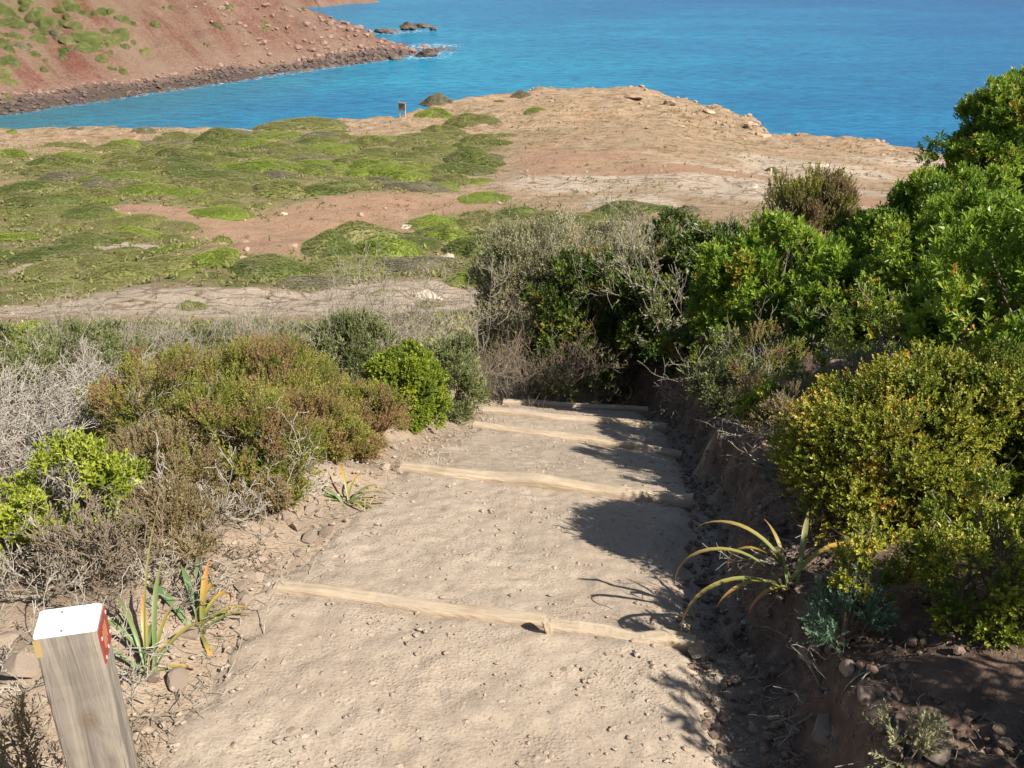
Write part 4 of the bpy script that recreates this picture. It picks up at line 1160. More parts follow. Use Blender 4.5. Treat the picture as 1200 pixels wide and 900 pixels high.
# ------------------------------------------------------------------ cushion shrubs on the headland
def cushion_mesh(seed, kind, tuft, nt_):
    """low irregular mound: outline and height uneven, short tufts all over"""
    r = np.random.default_rng(seed)
    nu, nv = 40, 14

    def surf(th, rho):
        cs = np.stack([np.cos(th), np.sin(th), np.full_like(th, 0.3)], -1).reshape(-1, 3)
        Ro = (1 + 0.40 * sn3(cs, seed, 2.2) + 0.14 * sn3(cs, seed + 3, 6.0)).reshape(th.shape)
        x = np.cos(th) * rho * Ro; y = np.sin(th) * rho * Ro * 0.85
        q = np.stack([x, y, 0 * x], -1).reshape(-1, 3)
        k = (0.8 + 0.55 * sn3(q, seed + 5, 3.5) + 0.32 * sn3(q, seed + 6, 9.0)).reshape(th.shape)
        z = np.clip(1 - rho ** 2.0, 0, 1) ** 0.8 * k - 0.12 * rho ** 6
        return np.stack([x, y, z], -1)
    th = np.linspace(0, 2 * np.pi, nu, endpoint=False); rh = np.linspace(0.02, 1.0, nv) ** 0.8
    TH, RH_ = np.meshgrid(th, rh, indexing='ij')
    V0 = surf(TH, RH_).reshape(-1, 3) * np.array([1, 1, 0.95])
    i = np.arange(nu)[:, None]; j = np.arange(nv - 1)[None]
    i2 = (i + 1) % nu
    F4 = np.stack([i * nv + j, i * nv + j + 1, i2 * nv + j + 1, i2 * nv + j], -1).reshape(-1, 4)
    F4 = np.concatenate([F4[:, [0, 1, 2]], F4[:, [0, 2, 3]]])
    a = r.uniform(0, 6.283, nt_); b_ = np.sqrt(r.random(nt_)) * 1.02
    O = surf(a, b_); O2 = surf(a, np.clip(b_ - 0.05, 0, 2))
    A = nrm(nrm(O - O2) * 0.3 + np.array([0.1, 0.0, 0.9]) + r.normal(size=O.shape) * .3)
    patch = sn3(O, seed + 9, 4.0)
    V1, F1, t1 = leaves(O - A * tuft * 0.45, A, 5, tuft * 1.0, tuft, tuft * 0.36, 0.95, r, 0.5 + 0.5 * patch + r.normal(size=nt_) * .16)
    t0 = np.clip(0.35 + 0.4 * sn3(V0, seed + 9, 4.0), 0, 1)
    me = make_mesh('cushion', np.concatenate([V0, V1]), np.concatenate([F4, F1 + len(V0)]), M['cush_' + kind], {'tint': np.concatenate([t0, t1])}, False)
    return me


CM = {}
for k in CUSH:
    CM[k] = [cushion_mesh(800 + 10 * i + len(k), k, 0.052, 2100) for i in range(5)]
CADJ = {'bright': 'bright green', 'olive': 'olive green', 'dark': 'dark green', 'grey': 'greyish dry'}
cr_ = np.random.default_rng(77)


def cushion(x, y, w, h, kind, label=None, group='cushion shrubs on the headland', z=None, fn=None):
    fn = fn or Hfar
    q = np.array([x, x + 0.8, x, x - 0.8, x]); q2 = np.array([y, y, y + 0.8, y, y - 0.8])
    hz = fn(q, q2)
    tl = 1.0 if fn is Hred else float(np.clip((110 - y) / 40, 0, 1)) * 0.7
    nv_ = Vector((float(np.clip((hz[3] - hz[1]) / 1.6, -.8, .8)) * tl, float(np.clip((hz[4] - hz[2]) / 1.6, -.8, .8)) * tl, 1.0)).normalized()
    if label is None:
        where = ('beside the pale rock strip' if y < 47 else 'between the rock strip and the red gully' if y < 60 else
                 'just beyond the red gully' if y < 82 else 'on the open headland' if x > -8 else 'towards the edge of the cove')
        size = 'small' if w < 1.3 else 'broad' if w > 2.4 else 'low'
        label = '%s %s cushion shrub %s' % (size, CADJ[kind], where)
    o = obj('hill_shrub' if fn is Hred else 'cushion_shrub', CM[kind][cr_.integers(0, 5)], None, label, 'shrub', group, None, (float(x), float(y), float(hz[0]) - 0.05 - 0.08 * h))
    o.scale = (w, w * cr_.uniform(0.8, 1.2), h)
    qt = Vector((0, 0, 1)).rotation_difference(nv_)
    from mathutils import Quaternion
    qz = Quaternion((0, 0, 1), float(cr_.uniform(0, 6.28) if w < 2 else cr_.uniform(-0.5, 0.5)))
    o.rotation_euler = (qt @ qz).to_euler()
    return o


# placed ones: pixel of the base middle, half width px, height px, kind
PLACED = [(508, 136, 26, 12, 'bright'), (512, 122, 22, 10, 'grey'), (556, 145, 34, 9, 'olive'), (630, 130, 18, 5, 'bright'), (612, 114, 14, 7, 'grey'), (585, 120, 10, 4, 'olive'),
          (528, 165, 30, 8, 'olive'), (500, 178, 24, 7, 'dark'), (470, 172, 20, 5, 'olive'), (570, 187, 26, 5, 'grey'), (745, 252, 50, 12, 'dark'), (808, 249, 22, 8, 'grey'),
          (906, 203, 13, 6, 'dark'), (960, 207, 8, 4, 'grey'), (915, 212, 10, 3, 'grey'), (223, 364, 23, 11, 'olive'), (445, 348, 17, 8, 'olive'), (470, 345, 7, 6, 'bright'), (542, 338, 26, 22, 'bright'),
          (258, 286, 16, 14, 'bright'), (305, 243, 14, 5, 'olive'), (245, 236, 15, 6, 'olive'), (570, 238, 36, 8, 'bright'), (560, 215, 24, 6, 'bright'), (520, 222, 26, 7, 'bright'),
          (68, 172, 30, 9, 'olive'), (88, 152, 15, 5, 'grey'), (165, 155, 14, 5, 'grey'), (340, 152, 52, 10, 'olive'), (200, 165, 32, 8, 'olive'), (285, 172, 34, 8, 'bright'),
          (12, 155, 8, 4, 'bright'), (440, 165, 28, 8, 'bright'), (385, 160, 26, 7, 'olive'), (420, 192, 40, 12, 'olive'), (470, 205, 40, 12, 'bright'), (480, 225, 40, 8, 'grey'),
          (380, 205, 40, 12, 'bright'), (300, 205, 50, 14, 'bright'), (230, 220, 50, 14, 'olive'), (330, 190, 40, 9, 'olive'), (150, 195, 50, 12, 'olive'), (120, 215, 50, 12, 'bright'), (60, 205, 46, 12, 'olive'), (30, 225, 40, 12, 'dark'),
          (600, 262, 40, 14, 'dark'), (640, 265, 40, 12, 'olive'), (560, 268, 40, 18, 'olive'), (520, 282, 36, 18, 'bright'), (420, 285, 50, 26, 'olive'), (380, 300, 40, 20, 'dark'), (450, 300, 40, 24, 'bright'),
          (560, 300, 40, 26, 'dark'), (610, 295, 40, 22, 'dark'), (480, 320, 60, 14, 'grey'), (570, 322, 40, 16, 'olive'), (400, 325, 60, 18, 'olive'), (310, 325, 60, 16, 'dark'), (250, 312, 40, 18, 'bright'), (190, 318, 40, 16, 'olive'),
          (690, 262, 30, 10, 'olive'), (200, 270, 30, 8, 'olive'), (160, 262, 30, 8, 'olive'), (480, 378, 40, 14, 'grey'), (540, 372, 30, 10, 'olive'), (500, 362, 26, 8, 'olive'), (30, 385, 30, 14, 'bright')]
cxy = []
for (px, py, hw, hp, kd) in PLACED:
    q = hit(px, py); D = q[1] / ray(px, py)[1]
    w = hw * D / FPX
    cushion(q[0], q[1] + 0.5 * w, w * 1.05, hp * D / FPX * 0.95, kd)
    cxy.append((q[0], q[1] + .5 * w, w))
# the carpet between them, following the green zones
n = 5000
aa = cr_.uniform(-0.62, 0.12, n); rr_ = np.sqrt(cr_.uniform(36 ** 2, 118 ** 2, n))
xx = np.sin(aa) * rr_; yy = np.cos(aa) * rr_
okc = (zone_ellipses(xx, yy, GREEN_ZONES, seed=300) > 0.5) & (zone_ellipses(xx, yy, RED_ZONES, seed=100) < 0.3) & (zone_ellipses(xx, yy, ROCK_ZONES, seed=200) < 0.3) & (coast_sd(xx, yy) > 2.5)
ff_ = fbm(xx / 9, yy / 9, 611, 3) + cr_.normal(size=n) * 0.09
cnt = 0
for x_, y_, f in zip(xx[okc], yy[okc], ff_[okc]):
    if cnt >= 175: break
    w = cr_.uniform(0.7, 2.7) * (0.6 + y_ / 120.0)
    if any((x_ - a) ** 2 + (y_ - b_) ** 2 < (0.52 * (w + c_)) ** 2 for a, b_, c_ in cxy): continue
    kd = 'dark' if f < -0.13 else 'olive' if f < 0.03 else 'bright' if f < 0.19 else 'grey'
    cushion(x_, y_, w, w * cr_.uniform(0.16, 0.34), kd)
    cxy.append((x_, y_, w)); cnt += 1

# low tufts and grass between the cushions
n = 60000
aa = rng.uniform(-0.7, 0.75, n); rr_ = np.sqrt(rng.uniform(13 ** 2, 135 ** 2, n))
xx = np.sin(aa) * rr_; yy = np.cos(aa) * rr_
g_ = zone_ellipses(xx, yy, GREEN_ZONES, seed=300); k_ = np.maximum(zone_ellipses(xx, yy, RED_ZONES, seed=100), zone_ellipses(xx, yy, ROCK_ZONES, seed=200))
g_ = np.maximum(g_, (rr_ < 34) * 0.8)
dens = np.clip(g_ * (1 - k_) + 0.05 + 0.25 * (fbm(xx / 6, yy / 6, 612, 4) > 0.10), 0, 1)
dens = dens * np.where(rr_ < 60, 1.0, 0.75)
ok = (rng.random(n) < dens) & (coast_sd(xx, yy) > 1)
xx, yy = xx[ok], yy[ok]
P = np.stack([xx, yy, Hfar(xx, yy)], -1)
m_ = len(P)
V, F, ti = leaves(P, nrm(np.array([0.1, 0, 1.0]) + rng.normal(size=(m_, 3)) * .35), 3, 0.08, 0.22, 0.10, 1.0, rng, np.clip(0.4 + 0.9 * fbm(xx / 5, yy / 5, 613, 3) + rng.normal(size=m_) * 0.15, 0, 1))
o = obj('ground_cover', make_mesh('ground_cover', V, F, M['cush_olive'], {'tint': ti}), kind='stuff')
o['label'] = 'low grass and scrub tufts covering the terrace'; o['category'] = 'ground cover'

# shrubs on the red hill
RH = [(540 / 2, 5, 9, 6, 'bright'), (310, 25, 12, 5, 'bright'), (255, 30, 9, 5, 'olive'), (120, 64, 16, 11, 'bright'), (100, 42, 30, 8, 'olive'), (140, 38, 20, 8, 'olive'), (75, 58, 12, 9, 'dark'),
      (170, 62, 14, 6, 'bright'), (15, 70, 18, 10, 'olive'), (40, 60, 14, 8, 'olive'), (12, 95, 18, 9, 'bright'), (58, 82, 5, 3, 'bright'), (145, 20, 16, 9, 'olive'), (120, 12, 14, 10, 'olive'), (20, 40, 18, 10, 'dark'), (50, 25, 18, 12, 'dark'),
      (10, 20, 18, 12, 'olive'), (70, 8, 16, 10, 'dark'), (30, 5, 16, 8, 'olive'), (215, 52, 6, 3, 'olive'), (240, 50, 4, 3, 'olive'), (130, 80, 8, 4, 'olive'), (8, 115, 8, 4, 'olive'), (60, 105, 6, 3, 'grey'), (355, 10, 5, 3, 'olive'), (383, 25, 4, 3, 'olive'), (150, 100, 6, 3, 'grey'), (200, 8, 8, 4, 'olive'), (25, 52, 14, 8, 'grey'), (5, 8, 22, 12, 'dark'), (40, 12, 22, 12, 'dark'), (60, 22, 20, 12, 'olive'), (85, 2, 20, 10, 'dark'), (20, 26, 22, 12, 'olive'), (5, 48, 18, 12, 'dark'), (45, 42, 16, 10, 'olive'), (105, 50, 22, 8, 'olive'), (130, 45, 18, 8, 'bright'), (5, 82, 18, 9, 'bright'), (65, 36, 14, 8, 'grey')]
for (px, py, hw, hp, kd) in RH:
    kd = {'bright': 'olive', 'olive': 'dark', 'dark': 'dark', 'grey': 'grey'}[kd]
    q = hit(px, py + hp * 0.5, Hred); D = q[1] / ray(px, py)[1]
    for kk_ in range(3):
      cushion(q[0] + cr_.normal() * hw * D / FPX * 0.7 * (kk_ > 0), q[1] + cr_.normal() * hw * D / FPX * 0.7 * (kk_ > 0), hw * D / FPX * (0.6, 0.42, 0.34, 0.25)[kk_], hp * D / FPX * 0.5, kd, '%s %s shrub on the %s of the red hill' % (('broad', 'medium', 'small')[kk_], {'olive': 'olive green', 'dark': 'dark green', 'grey': 'greyish dry'}[kd], 'upper slope' if py < 25 else 'middle slope' if py < 70 else 'lower slope'), 'shrubs on the red hill', None, Hred)


# ------------------------------------------------------------------ timber steps
def beam_mesh(L, w, h, seed, roundness=0.0):
    r = np.random.default_rng(seed)
    nx = 40; ns = 20
    xs = np.linspace(-L / 2, L / 2, nx)
    th = np.linspace(0, 2 * np.pi, ns, endpoint=False) + np.pi / 4
    e = 2.0 if roundness else 5.0
    cx = np.sign(np.cos(th)) * np.abs(np.cos(th)) ** (2 / e) * w / 2; cy = np.sign(np.sin(th)) * np.abs(np.sin(th)) ** (2 / e) * h / 2
    wob = np.stack([np.interp(xs, np.linspace(-L / 2, L / 2, 6), r.normal(size=6) * 0.005) for _ in range(2)], -1)
    V = np.stack([np.repeat(xs[:, None], ns, 1), cx[None] + wob[:, :1], cy[None] + wob[:, 1:]], -1)
    V = V + r.normal(size=V.shape) * 0.0004
    F = []
    i = np.arange(nx - 1)[:, None]; j = np.arange(ns)[None]; j2 = (j + 1) % ns
    F4 = np.stack([i * ns + j, (i + 1) * ns + j, (i + 1) * ns + j2, i * ns + j2], -1).reshape(-1, 4)
    me = make_mesh('beam', V.reshape(-1, 3), [F4, np.arange(ns)[None, ::1], (np.arange(ns)[::-1] + (nx - 1) * ns)[None]], M['timber'])
    return me


def timber(a, b_, z, w, h, label, seed, rnd=0.0, dz=0.0):
    a = np.array(a); b_ = np.array(b_); m = (a + b_) / 2; d = b_ - a; L = np.hypot(*d)
    o = obj('step_timber', beam_mesh(L, w, h, seed, rnd), None, label, 'timber step', None, None, (m[0], m[1], z - h / 2 - 0.002 + dz))
    o.rotation_euler = (0, -0.0, math.atan2(d[1], d[0]))
    return o


def lerp(a, b_, t): return (a[0] + (b_[0] - a[0]) * t, a[1] + (b_[1] - a[1]) * t)


(a1, b1, z1), (a2, b2, z2), (a3, b3, z3), (a4, b4, z4), (a5, b5, z5) = STEPS
timber(a1, lerp(a1, b1, 0.66), z1, .050, .07, 'long dusty timber step with a stake at its end', 1)
timber(lerp(a1, b1, 0.672), b1, z1, .050, .07, 'shorter dusty timber step ending at the wedged stone', 2, dz=-0.004)
timber(a2, lerp(a2, b2, 0.80), z2, .066, .11, 'timber step with yellowish bare left end beside the strap leaved clump', 3, dz=0.012)
timber(lerp(a2, b2, 0.785), b2, z2, .066, .07, 'short round timber lying shaded at the end of a step', 4, 1.0, dz=0.016)
timber(a3, b3, z3, .066, .11, 'yellowish timber step, third one down the path', 5, dz=0.004)
timber(a4, b4, z4, .066, .11, 'dusty timber step, fourth one down the path', 6, dz=0.008)
timber(a5, b5, z5, .066, .11, 'lowest timber step before the path bends', 7, dz=0.014)
# stake holding the near step
q = lerp(a1, b1, 0.666)
st = obj('wooden_stake', beam_mesh(0.20, .026, .020, 8), None, 'short wooden stake driven in beside the nearest timber step', 'stake', None, None, (q[0] - .002, q[1] - 0.045, z1 - 0.055))
st.rotation_euler = (0, math.radians(86), 0.2)


# ------------------------------------------------------------------ marker post
def prism(V4b, V4t):
    V = np.array(list(V4b) + list(V4t))
    F = np.array([[0, 1, 5, 4], [1, 2, 6, 5], [2, 3, 7, 6], [3, 0, 4, 7], [3, 2, 1, 0], [4, 5, 6, 7]])
    return V, F


def bevel_box(sx, sy, z0, z1, bev, mat, name, wear=0.0, seg=24, seed=0):
    """box with rounded vertical edges, subdivided along z"""
    r = np.random.default_rng(seed)
    pts = []
    for cx, cy, a0 in ((sx / 2 - bev, sy / 2 - bev, 0), (-sx / 2 + bev, sy / 2 - bev, 90), (-sx / 2 + bev, -sy / 2 + bev, 180), (sx / 2 - bev, -sy / 2 + bev, 270)):
        for k in range(4):
            an = math.radians(a0 + 30 * k); pts.append((cx + bev * math.cos(an), cy + bev * math.sin(an)))
    pts = np.array(pts); n = len(pts)
    zs = np.linspace(z0, z1, seg)
    V = np.concatenate([np.repeat(pts[None], seg, 0), np.repeat(zs[:, None, None], n, 1)], -1)
    V[..., :2] += r.normal(size=V[..., :2].shape) * wear
    if name == 'cap':
        V[-1, :, :2] *= 0.965
        V[-1, :, 2] += r.normal(size=n) * 0.0003
    i = np.arange(seg - 1)[:, None]; j = np.arange(n)[None]; j2 = (j + 1) % n
    F4 = np.stack([i * n + j, i * n + j2, (i + 1) * n + j2, (i + 1) * n + j], -1).reshape(-1, 4)
    return make_mesh(name, V.reshape(-1, 3), [F4, np.arange(n)[::-1][None], (np.arange(n) + (seg - 1) * n)[None]], mat)


def plain(name, c, rough=0.6, spec=0.3, wear=None):
    m, nt, b, out = new_mat(name)
    v = objcoord(nt)
    nz = noise(nt, v, 60, 5, 0.7)
    cc = mixc(nt, maprange(nt, nz, 0.5, 0.72, 0, 0.5), c, wear or tuple(q * 0.7 for q in c))
    nt.links.new(cc, b.inputs['Base Color']); b.inputs['Roughness'].default_value = rough
    b.inputs['Specular IOR Level'].default_value = spec
    return m


M['white'] = plain('white_paint', (0.74, 0.74, 0.71), 0.6, 0.2, (0.45, 0.42, 0.36))
nt = M['white'].node_tree
bs = [q for q in nt.nodes if q.type == 'BSDF_PRINCIPLED'][0]
src = bs.inputs['Base Color'].links[0].from_socket
nt.links.new(mixc(nt, maprange(nt, noise(nt, objcoord(nt), 28, 6, 0.75), 0.56, 0.66, 0, 0.7), src, (0.36, 0.32, 0.26)), bs.inputs['Base Color'])
M['red'] = plain('red_plaque', (0.24, 0.05, 0.038), 0.6, 0.2, (0.30, 0.11, 0.08))
M['mark'] = plain('plaque_mark', (0.62, 0.48, 0.40), 0.6)
M['tanmark'] = plain('plaque_tan_mark', (0.45, 0.20, 0.10), 0.6)
M['metal'] = plain('dark_metal', (0.08, 0.08, 0.08), 0.5, 0.5)
M['ochre'] = plain('ochre_paint', (0.36, 0.25, 0.10), 0.8)
PX_, PY_, PT = -0.610, 1.087, -0.89
pg = float(H(PX_, PY_))
post = empty('marker_post', (PX_, PY_, pg), 'weathered square trail marker post with white top and red plaque', 'post')
post.rotation_euler[2] = math.radians(13)
hp_ = PT - pg
SXp, SYp = 0.083, 0.060
obj('shaft', bevel_box(SXp, SYp, -0.10, hp_ - 0.004, 0.004, M['post'], 'shaft', 0.0005, 40, 3), post)
cap = obj('cap', bevel_box(SXp - .001, SYp - .001, hp_ - 0.0035, hp_, 0.0045, M['white'], 'cap', 0.0002, 3, 4), post)
for (qx, qy) in ((-0.004, -0.024), (-0.010, 0.018)):
    s_ = obj('screw', bevel_box(.003, .003, 0, 0.0012, 0.0013, M['metal'], 'screw', 0, 2), cap); s_.location = (qx, qy, hp_)
ring = []
for k in range(20):
    an = k / 20 * 6.283; ring.append((0.008 * math.cos(an), 0.006 * math.sin(an)))
me_v = [(x_ * f_, y_ * f_, 0.0) for f_ in (1.0, 0.86) for x_, y_ in ring]
me_f = [[k, (k + 1) % 20, 20 + (k + 1) % 20, 20 + k] for k in range(20)]
M['faint'] = plain('faint_print', (0.68, 0.68, 0.67))
em = obj('emblem', make_mesh('emblem', me_v, np.array(me_f), M['faint']), cap); em.location = (-0.003, -0.003, hp_ + 0.0008)


def side_plate(name, y0, y1, z0, z1, x0, x1, mat, parent):
    V, F = prism([(x0, y0, z0), (x1, y0, z0), (x1, y1, z0), (x0, y1, z0)], [(x0, y0, z1), (x1, y0, z1), (x1, y1, z1), (x0, y1, z1)])
    return obj(name, make_mesh(name, V, F, mat), parent)


xs_ = SXp / 2
pl = side_plate('plaque', -0.028, 0.028, hp_ - 0.062, hp_ - 0.006, xs_ - 0.001, xs_ + 0.0022, M['red'], post)
pl['label'] = 'red plaque with pale screws and worn print'
for (qy, qz) in ((-0.024, -0.022), (-0.022, -0.056), (0.022, -0.012), (0.024, -0.048), (0.0, -0.055)):
    side_plate('screw', qy - .0016, qy + .0016, hp_ + qz - .0022, hp_ + qz + .0022, xs_ + .0018, xs_ + .0034, M['mark'], pl)
for k, (qy, l0, l1) in enumerate(((-0.013, -0.046, -0.018), (-0.006, -0.050, -0.014), (0.001, -0.046, -0.016), (0.008, -0.042, -0.016))):
    side_plate('print_line', qy - .0012, qy + .0012, hp_ + l0, hp_ + l1, xs_ + .0018, xs_ + .0028, M['tanmark'], pl)
side_plate('paint_stripe', -0.0305, -0.0285, hp_ - 0.034, hp_ - 0.006, -xs_ + .0005, -xs_ + .009, M['ochre'], post)

# ------------------------------------------------------------------ strap leaved plants
lm, nt, b, out = new_mat('strap_leaf')
gz_ = attr(nt, 'age'); al = attr(nt, 'along')
cg = ramp(nt, al, [(0.0, (0.30, 0.27, 0.14)), (0.18, (0.13, 0.20, 0.07)), (0.75, (0.12, 0.20, 0.08)), (1.0, (0.22, 0.24, 0.08))])
co = ramp(nt, al, [(0.0, (0.32, 0.28, 0.13)), (0.3, (0.25, 0.26, 0.06)), (0.6, (0.50, 0.30, 0.06)), (1.0, (0.50, 0.16, 0.06))])
c = mixc(nt, gz_, cg, co)
nt.links.new(c, b.inputs['Base Color']); b.inputs['Roughness'].default_value = 0.45
tr = nt.nodes.new('ShaderNodeBsdfTranslucent'); nt.links.new(c, tr.inputs[0])
mx = nt.nodes.new('ShaderNodeMixShader'); mx.inputs[0].default_value = 0.25
nt.links.new(b.outputs[0], mx.inputs[1]); nt.links.new(tr.outputs[0], mx.inputs[2]); nt.links.new(mx.outputs[0], out.inputs[0])


def blade(az, L, w, e0, droop, age, seed, twist=0.0):
    r = np.random.default_rng(seed)
    n = 16
    s = np.linspace(0, 1, n)
    el = e0 - droop * s ** 1.6
    dx = np.cos(el); dz = np.sin(el)
    x = np.concatenate([[0], np.cumsum(dx[:-1])]) * L / n; z = np.concatenate([[0], np.cumsum(dz[:-1])]) * L / n
    a2 = az + twist * s
    c_ = np.stack([x * np.cos(a2), x * np.sin(a2), z], -1)
    side = np.stack([-np.sin(a2), np.cos(a2), 0 * a2], -1)
    up_ = np.stack([-np.sin(el) * np.cos(a2), -np.sin(el) * np.sin(a2), np.cos(el)], -1)
    wd = w * (0.75 + 0.5 * np.sin(s * np.pi * 0.8)) * np.clip((1.02 - s) * 3.2, 0.03, 1)
    V = np.stack([c_ + side * wd[:, None] / 2 + up_ * wd[:, None] * 0.18, c_, c_ - side * wd[:, None] / 2 + up_ * wd[:, None] * 0.18], 1)
    top = V.reshape(-1, 3)
    thick = up_ * (-0.0012)
    bot = (V + thick[:, None]).reshape(-1, 3)
    f = []
    for i in range(n - 1):
        for j in range(2):
            q = i * 3 + j
            f.append([q, q + 3, q + 4, q + 1]); f.append([q + n * 3, q + 1 + n * 3, q + 4 + n * 3, q + 3 + n * 3])
    al_ = np.repeat(s, 3); al_ = np.concatenate([al_, al_])
    return make_mesh('leaf', np.concatenate([top, bot]), np.array(f), lm, {'age': np.full(len(al_), age), 'along': al_}, True)


def strap_plant(px, py, label, blades, seed):
    q = hit(px, py, lambda a, b_: H(a, b_))
    root = empty('strap_leaf_plant', (q[0], q[1], float(H(q[0], q[1])) - 0.005), label, 'plant')
    for i, (az, L, w, e0, dr, age, tw) in enumerate(blades):
        o = obj('leaf', blade(math.radians(az), L * 1.05, w * 0.62, math.radians(e0 - 8), math.radians(dr + 34), age, seed + i, tw), root)
        o.location = (0.012 * math.cos(i * 2.4), 0.012 * math.sin(i * 2.4), 0)
    return root


strap_plant(178, 792, 'strap leaved plant with green blades next to the marker post', [(95, .30, .016, 80, 40, .15, 0), (100, .21, .018, 78, 30, .95, .1), (170, .30, .018, 55, 70, .1, 0), (150, .36, .016, 62, 85, .2, .2), (60, .14, .018, 60, 80, .7, 0),
             (110, .17, .017, 50, 40, .1, 0), (45, .20, .016, 55, 70, .5, .2), (120, .28, .014, 68, 60, .2, .1), (160, .16, .016, 35, 50, .8, 0), (130, .22, .018, 60, 45, .1, 0), (80, .20, .014, 70, 35, .4, 0), (20, .10, .015, 20, 40, .9, 0), (85, .42, .006, 84, 20, .3, .05)], 900)
strap_plant(232, 742, 'strap leaved plant with folded orange blades at the left path edge', [(80, .20, .022, 82, 20, .9, .1), (70, .24, .020, 75, 190, 1.0, .2), (50, .22, .018, 70, 150, .95, .3), (100, .26, .018, 65, 60, .1, .1), (20, .20, .016, 50, 90, .6, .2), (-60, .14, .016, 25, 60, .9, 0), (160, .22, .026, 40, 45, .0, 0), (140, .24, .026, 50, 40, .0, 0), (120, .22, .022, 60, 30, .0, 0),
             (185, .20, .026, 30, 35, .05, 0), (30, .16, .016, 45, 60, .3, 0), (200, .18, .022, 20, 30, .0, 0), (-90, .05, .030, 40, 100, 1.0, 0), (-140, .12, .018, 15, 50, .8, 0)], 930)
strap_plant(405, 590, 'small strap leaved clump below the second timber step', [(-30, .17, .016, 35, 60, .35, 0), (-50, .18, .014, 45, 80, .5, .1), (20, .20, .013, 40, 70, .4, .1), (200, .18, .014, 35, 60, .3, 0), (0, .19, .014, 30, 45, .6, 0), (40, .16, .014, 50, 60, .3, 0), (180, .16, .018, 40, 60, .1, 0), (150, .16, .016, 55, 80, .2, 0), (110, .20, .014, 70, 60, .8, 0), (-80, .14, .016, 30, 50, .4, 0), (-10, .14, .018, 20, 30, .2, 0), (70, .18, .012, 65, 90, .9, 0)], 960)
strap_plant(925, 690, 'arching strap leaved plant with reddish tips on the shaded right bank', [(150, .26, .014, 70, 75, .5, .1), (175, .30, .012, 60, 130, .6, 0), (190, .30, .013, 45, 105, .5, .1), (160, .20, .010, 75, 150, .7, 0), (20, .22, .015, 65, 90, .9, 0), (70, .18, .014, 75, 30, .3, 0), (200, .18, .010, 40, 70, .8, 0), (110, .16, .010, 80, 40, .5, 0), (-150, .14, .010, 40, 80, .9, 0)], 990).scale = (1.4, 1.4, 1.4)

# ------------------------------------------------------------------ small growth on the bank
shrub('ground_plant', 'heath', 1000, 700, 32, 2.3, 'low blue green plant in the shade of the right bank', 'plant', clumps=22, shoots=16, seed=95, stems=6, mat=M['blue_green'])
shrub('ground_plant', 'heath', 1065, 868, 28, 1.9, 'dry grass like tuft catching sun at the bank edge', 'plant', clumps=12, shoots=6, seed=96, stems=6, mat=M['grey_leaf'])
dead_bush('dead_twig', 945, 805, 22, 2.0, 'pinkish dead twig lying over the bank edge', 97, n0=3, ks=(2, 2), r0=0.004, lean=(-.8, -.5, .1), up=-0.05, L=0.16, cat='twig')
dead_bush('dead_twig', 1195, 560, 6, 2.3, 'pale bare branch standing at the right of the yellow green bush', 98, n0=1, ks=(3, 2), r0=0.007, cat='twig', L=0.45)

dead_bush('dead_tangle', 190, 690, 45, 2.65, 'low grey twig litter tangle behind the orange bladed plant', 183, n0=22, ks=(4, 3, 2), r0=0.003, lean=(.4, -.2, .3), up=0.0, L=0.14)
dead_bush('dead_tangle', 250, 640, 40, 2.95, 'low brown twig tangle between dry heath and slab stone', 184, n0=20, ks=(4, 3, 2), r0=0.003, lean=(.3, -.3, .35), up=0.0, L=0.13, twig='twig_brown')
shrub('ground_plant', 'heath', 225, 655, 26, 2.85, 'dry brown tuft at the path edge near the slab stone', 'plant', clumps=12, shoots=14, seed=185, stems=6, mat=M['brown'])
dead_bush('dead_tangle', 15, 800, 50, 1.95, 'dry twig tangle on the ground left of the marker post', 180, n0=16, ks=(4, 3, 2), r0=0.003, lean=(.4, .2, .35), up=0.0, L=0.16, twig='twig_brown')
dead_bush('dead_tangle', 60, 745, 50, 2.3, 'grey fallen twigs between the marker post and the young lentisk', 181, n0=16, ks=(3, 3, 2), r0=0.004, lean=(.6, -.2, .25), up=0.0, L=0.2, twig='twig_silver')
shrub('ground_plant', 'heath', 20, 850, 34, 1.75, 'dry brown tuft on the ground beside the marker post', 'plant', clumps=10, shoots=7, seed=182, stems=6, mat=M['brown'])
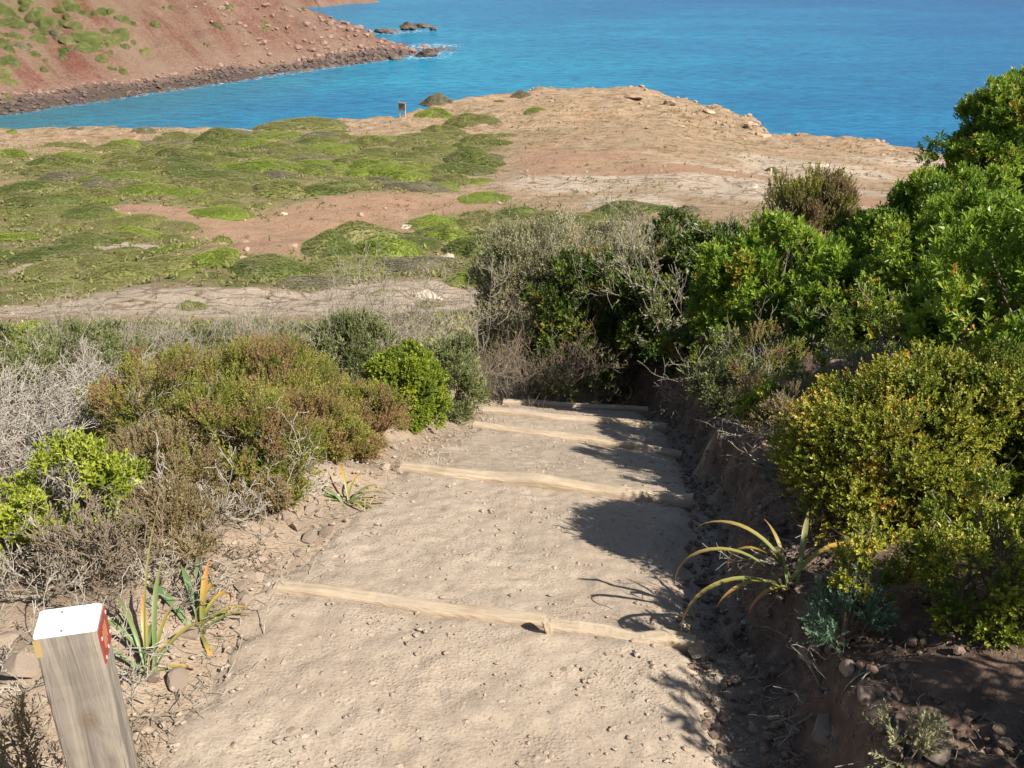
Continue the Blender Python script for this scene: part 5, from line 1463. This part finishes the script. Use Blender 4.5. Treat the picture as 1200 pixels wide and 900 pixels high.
# dry litter on the banks: straws and twig bits nobody could count
n = 9000
y = 1.2 + 6.5 * rng.random(n) ** 1.6
side = rng.random(n) < 0.55
x = np.where(side, path_x(y) + half_r(y) + rng.random(n) ** 1.3 * 1.1 - 0.05, path_x(y) - half_l(y) - rng.random(n) ** 1.2 * 1.1 + 0.12)
L = rng.uniform(0.012, 0.06, n) * np.where(rng.random(n) < 0.1, 2.0, 1)
D = nrm(np.stack([rng.normal(size=n), rng.normal(size=n), rng.normal(size=n) * 0.12], -1))
P = bent(np.stack([x, y, H(x, y) + 0.006], -1), D, L, 4, rng, 0.2)
P[:, :, 2] = np.maximum(P[:, :, 2], H(P[:, :, 0], P[:, :, 1]) + 0.003)
V, F = tubes(P, np.full((n, 4), 0.0009) * rng.uniform(0.6, 1.8, (n, 1)), 3)
o = obj('dry_litter', make_mesh('dry_litter', V, F, M['twig_grey']), kind='stuff')
o['label'] = 'dry twig and straw litter on the banks beside the path'; o['category'] = 'litter'

# ------------------------------------------------------------------ information board and small trail post far off
q = hit(472, 137); D = q[1] / ray(472, 137)[1]
M['board'] = plain('board_wood', (0.20, 0.15, 0.12), 0.8)
M['pale_wood'] = plain('pale_wood', (0.52, 0.44, 0.30), 0.8)
ib = empty('information_board', (q[0], q[1], q[2] - .05), 'small dark information board on two pale posts above the cove', 'sign')
ib.rotation_euler[2] = math.radians(-30)
for sx in (-.42, .42):
    o = obj('post', bevel_box(.10, .10, -.3, 1.75, .01, M['pale_wood'], 'post', 0, 4), ib); o.location = (sx, 0, 0)
V, F = prism([(-.5, -.10, .85), (.5, -.10, .85), (.5, -.05, .85), (-.5, -.05, .85)], [(-.5, -.10, 1.7), (.5, -.10, 1.7), (.5, -.05, 1.7), (-.5, -.05, 1.7)])
obj('panel', make_mesh('panel', V, F, M['board']), ib)
V, F = prism([(-.56, -.2, 1.70), (.56, -.2, 1.70), (.56, .12, 1.74), (-.56, .12, 1.74)], [(-.56, -.2, 1.75), (.56, -.2, 1.75), (.56, .12, 1.80), (-.56, .12, 1.80)])
obj('roof', make_mesh('roof', V, F, M['board']), ib)
q = hit(903, 206)
tp_ = empty('trail_post', (q[0], q[1], q[2] - .05), 'tiny pale trail post beside a dark cushion on the headland', 'post')
obj('shaft', bevel_box(.14, .14, -.2, .62, .015, M['pale_wood'], 'shaft', 0, 4), tp_)
obj('cap', bevel_box(.15, .15, .621, .66, .015, M['white'], 'cap', 0, 2), tp_)
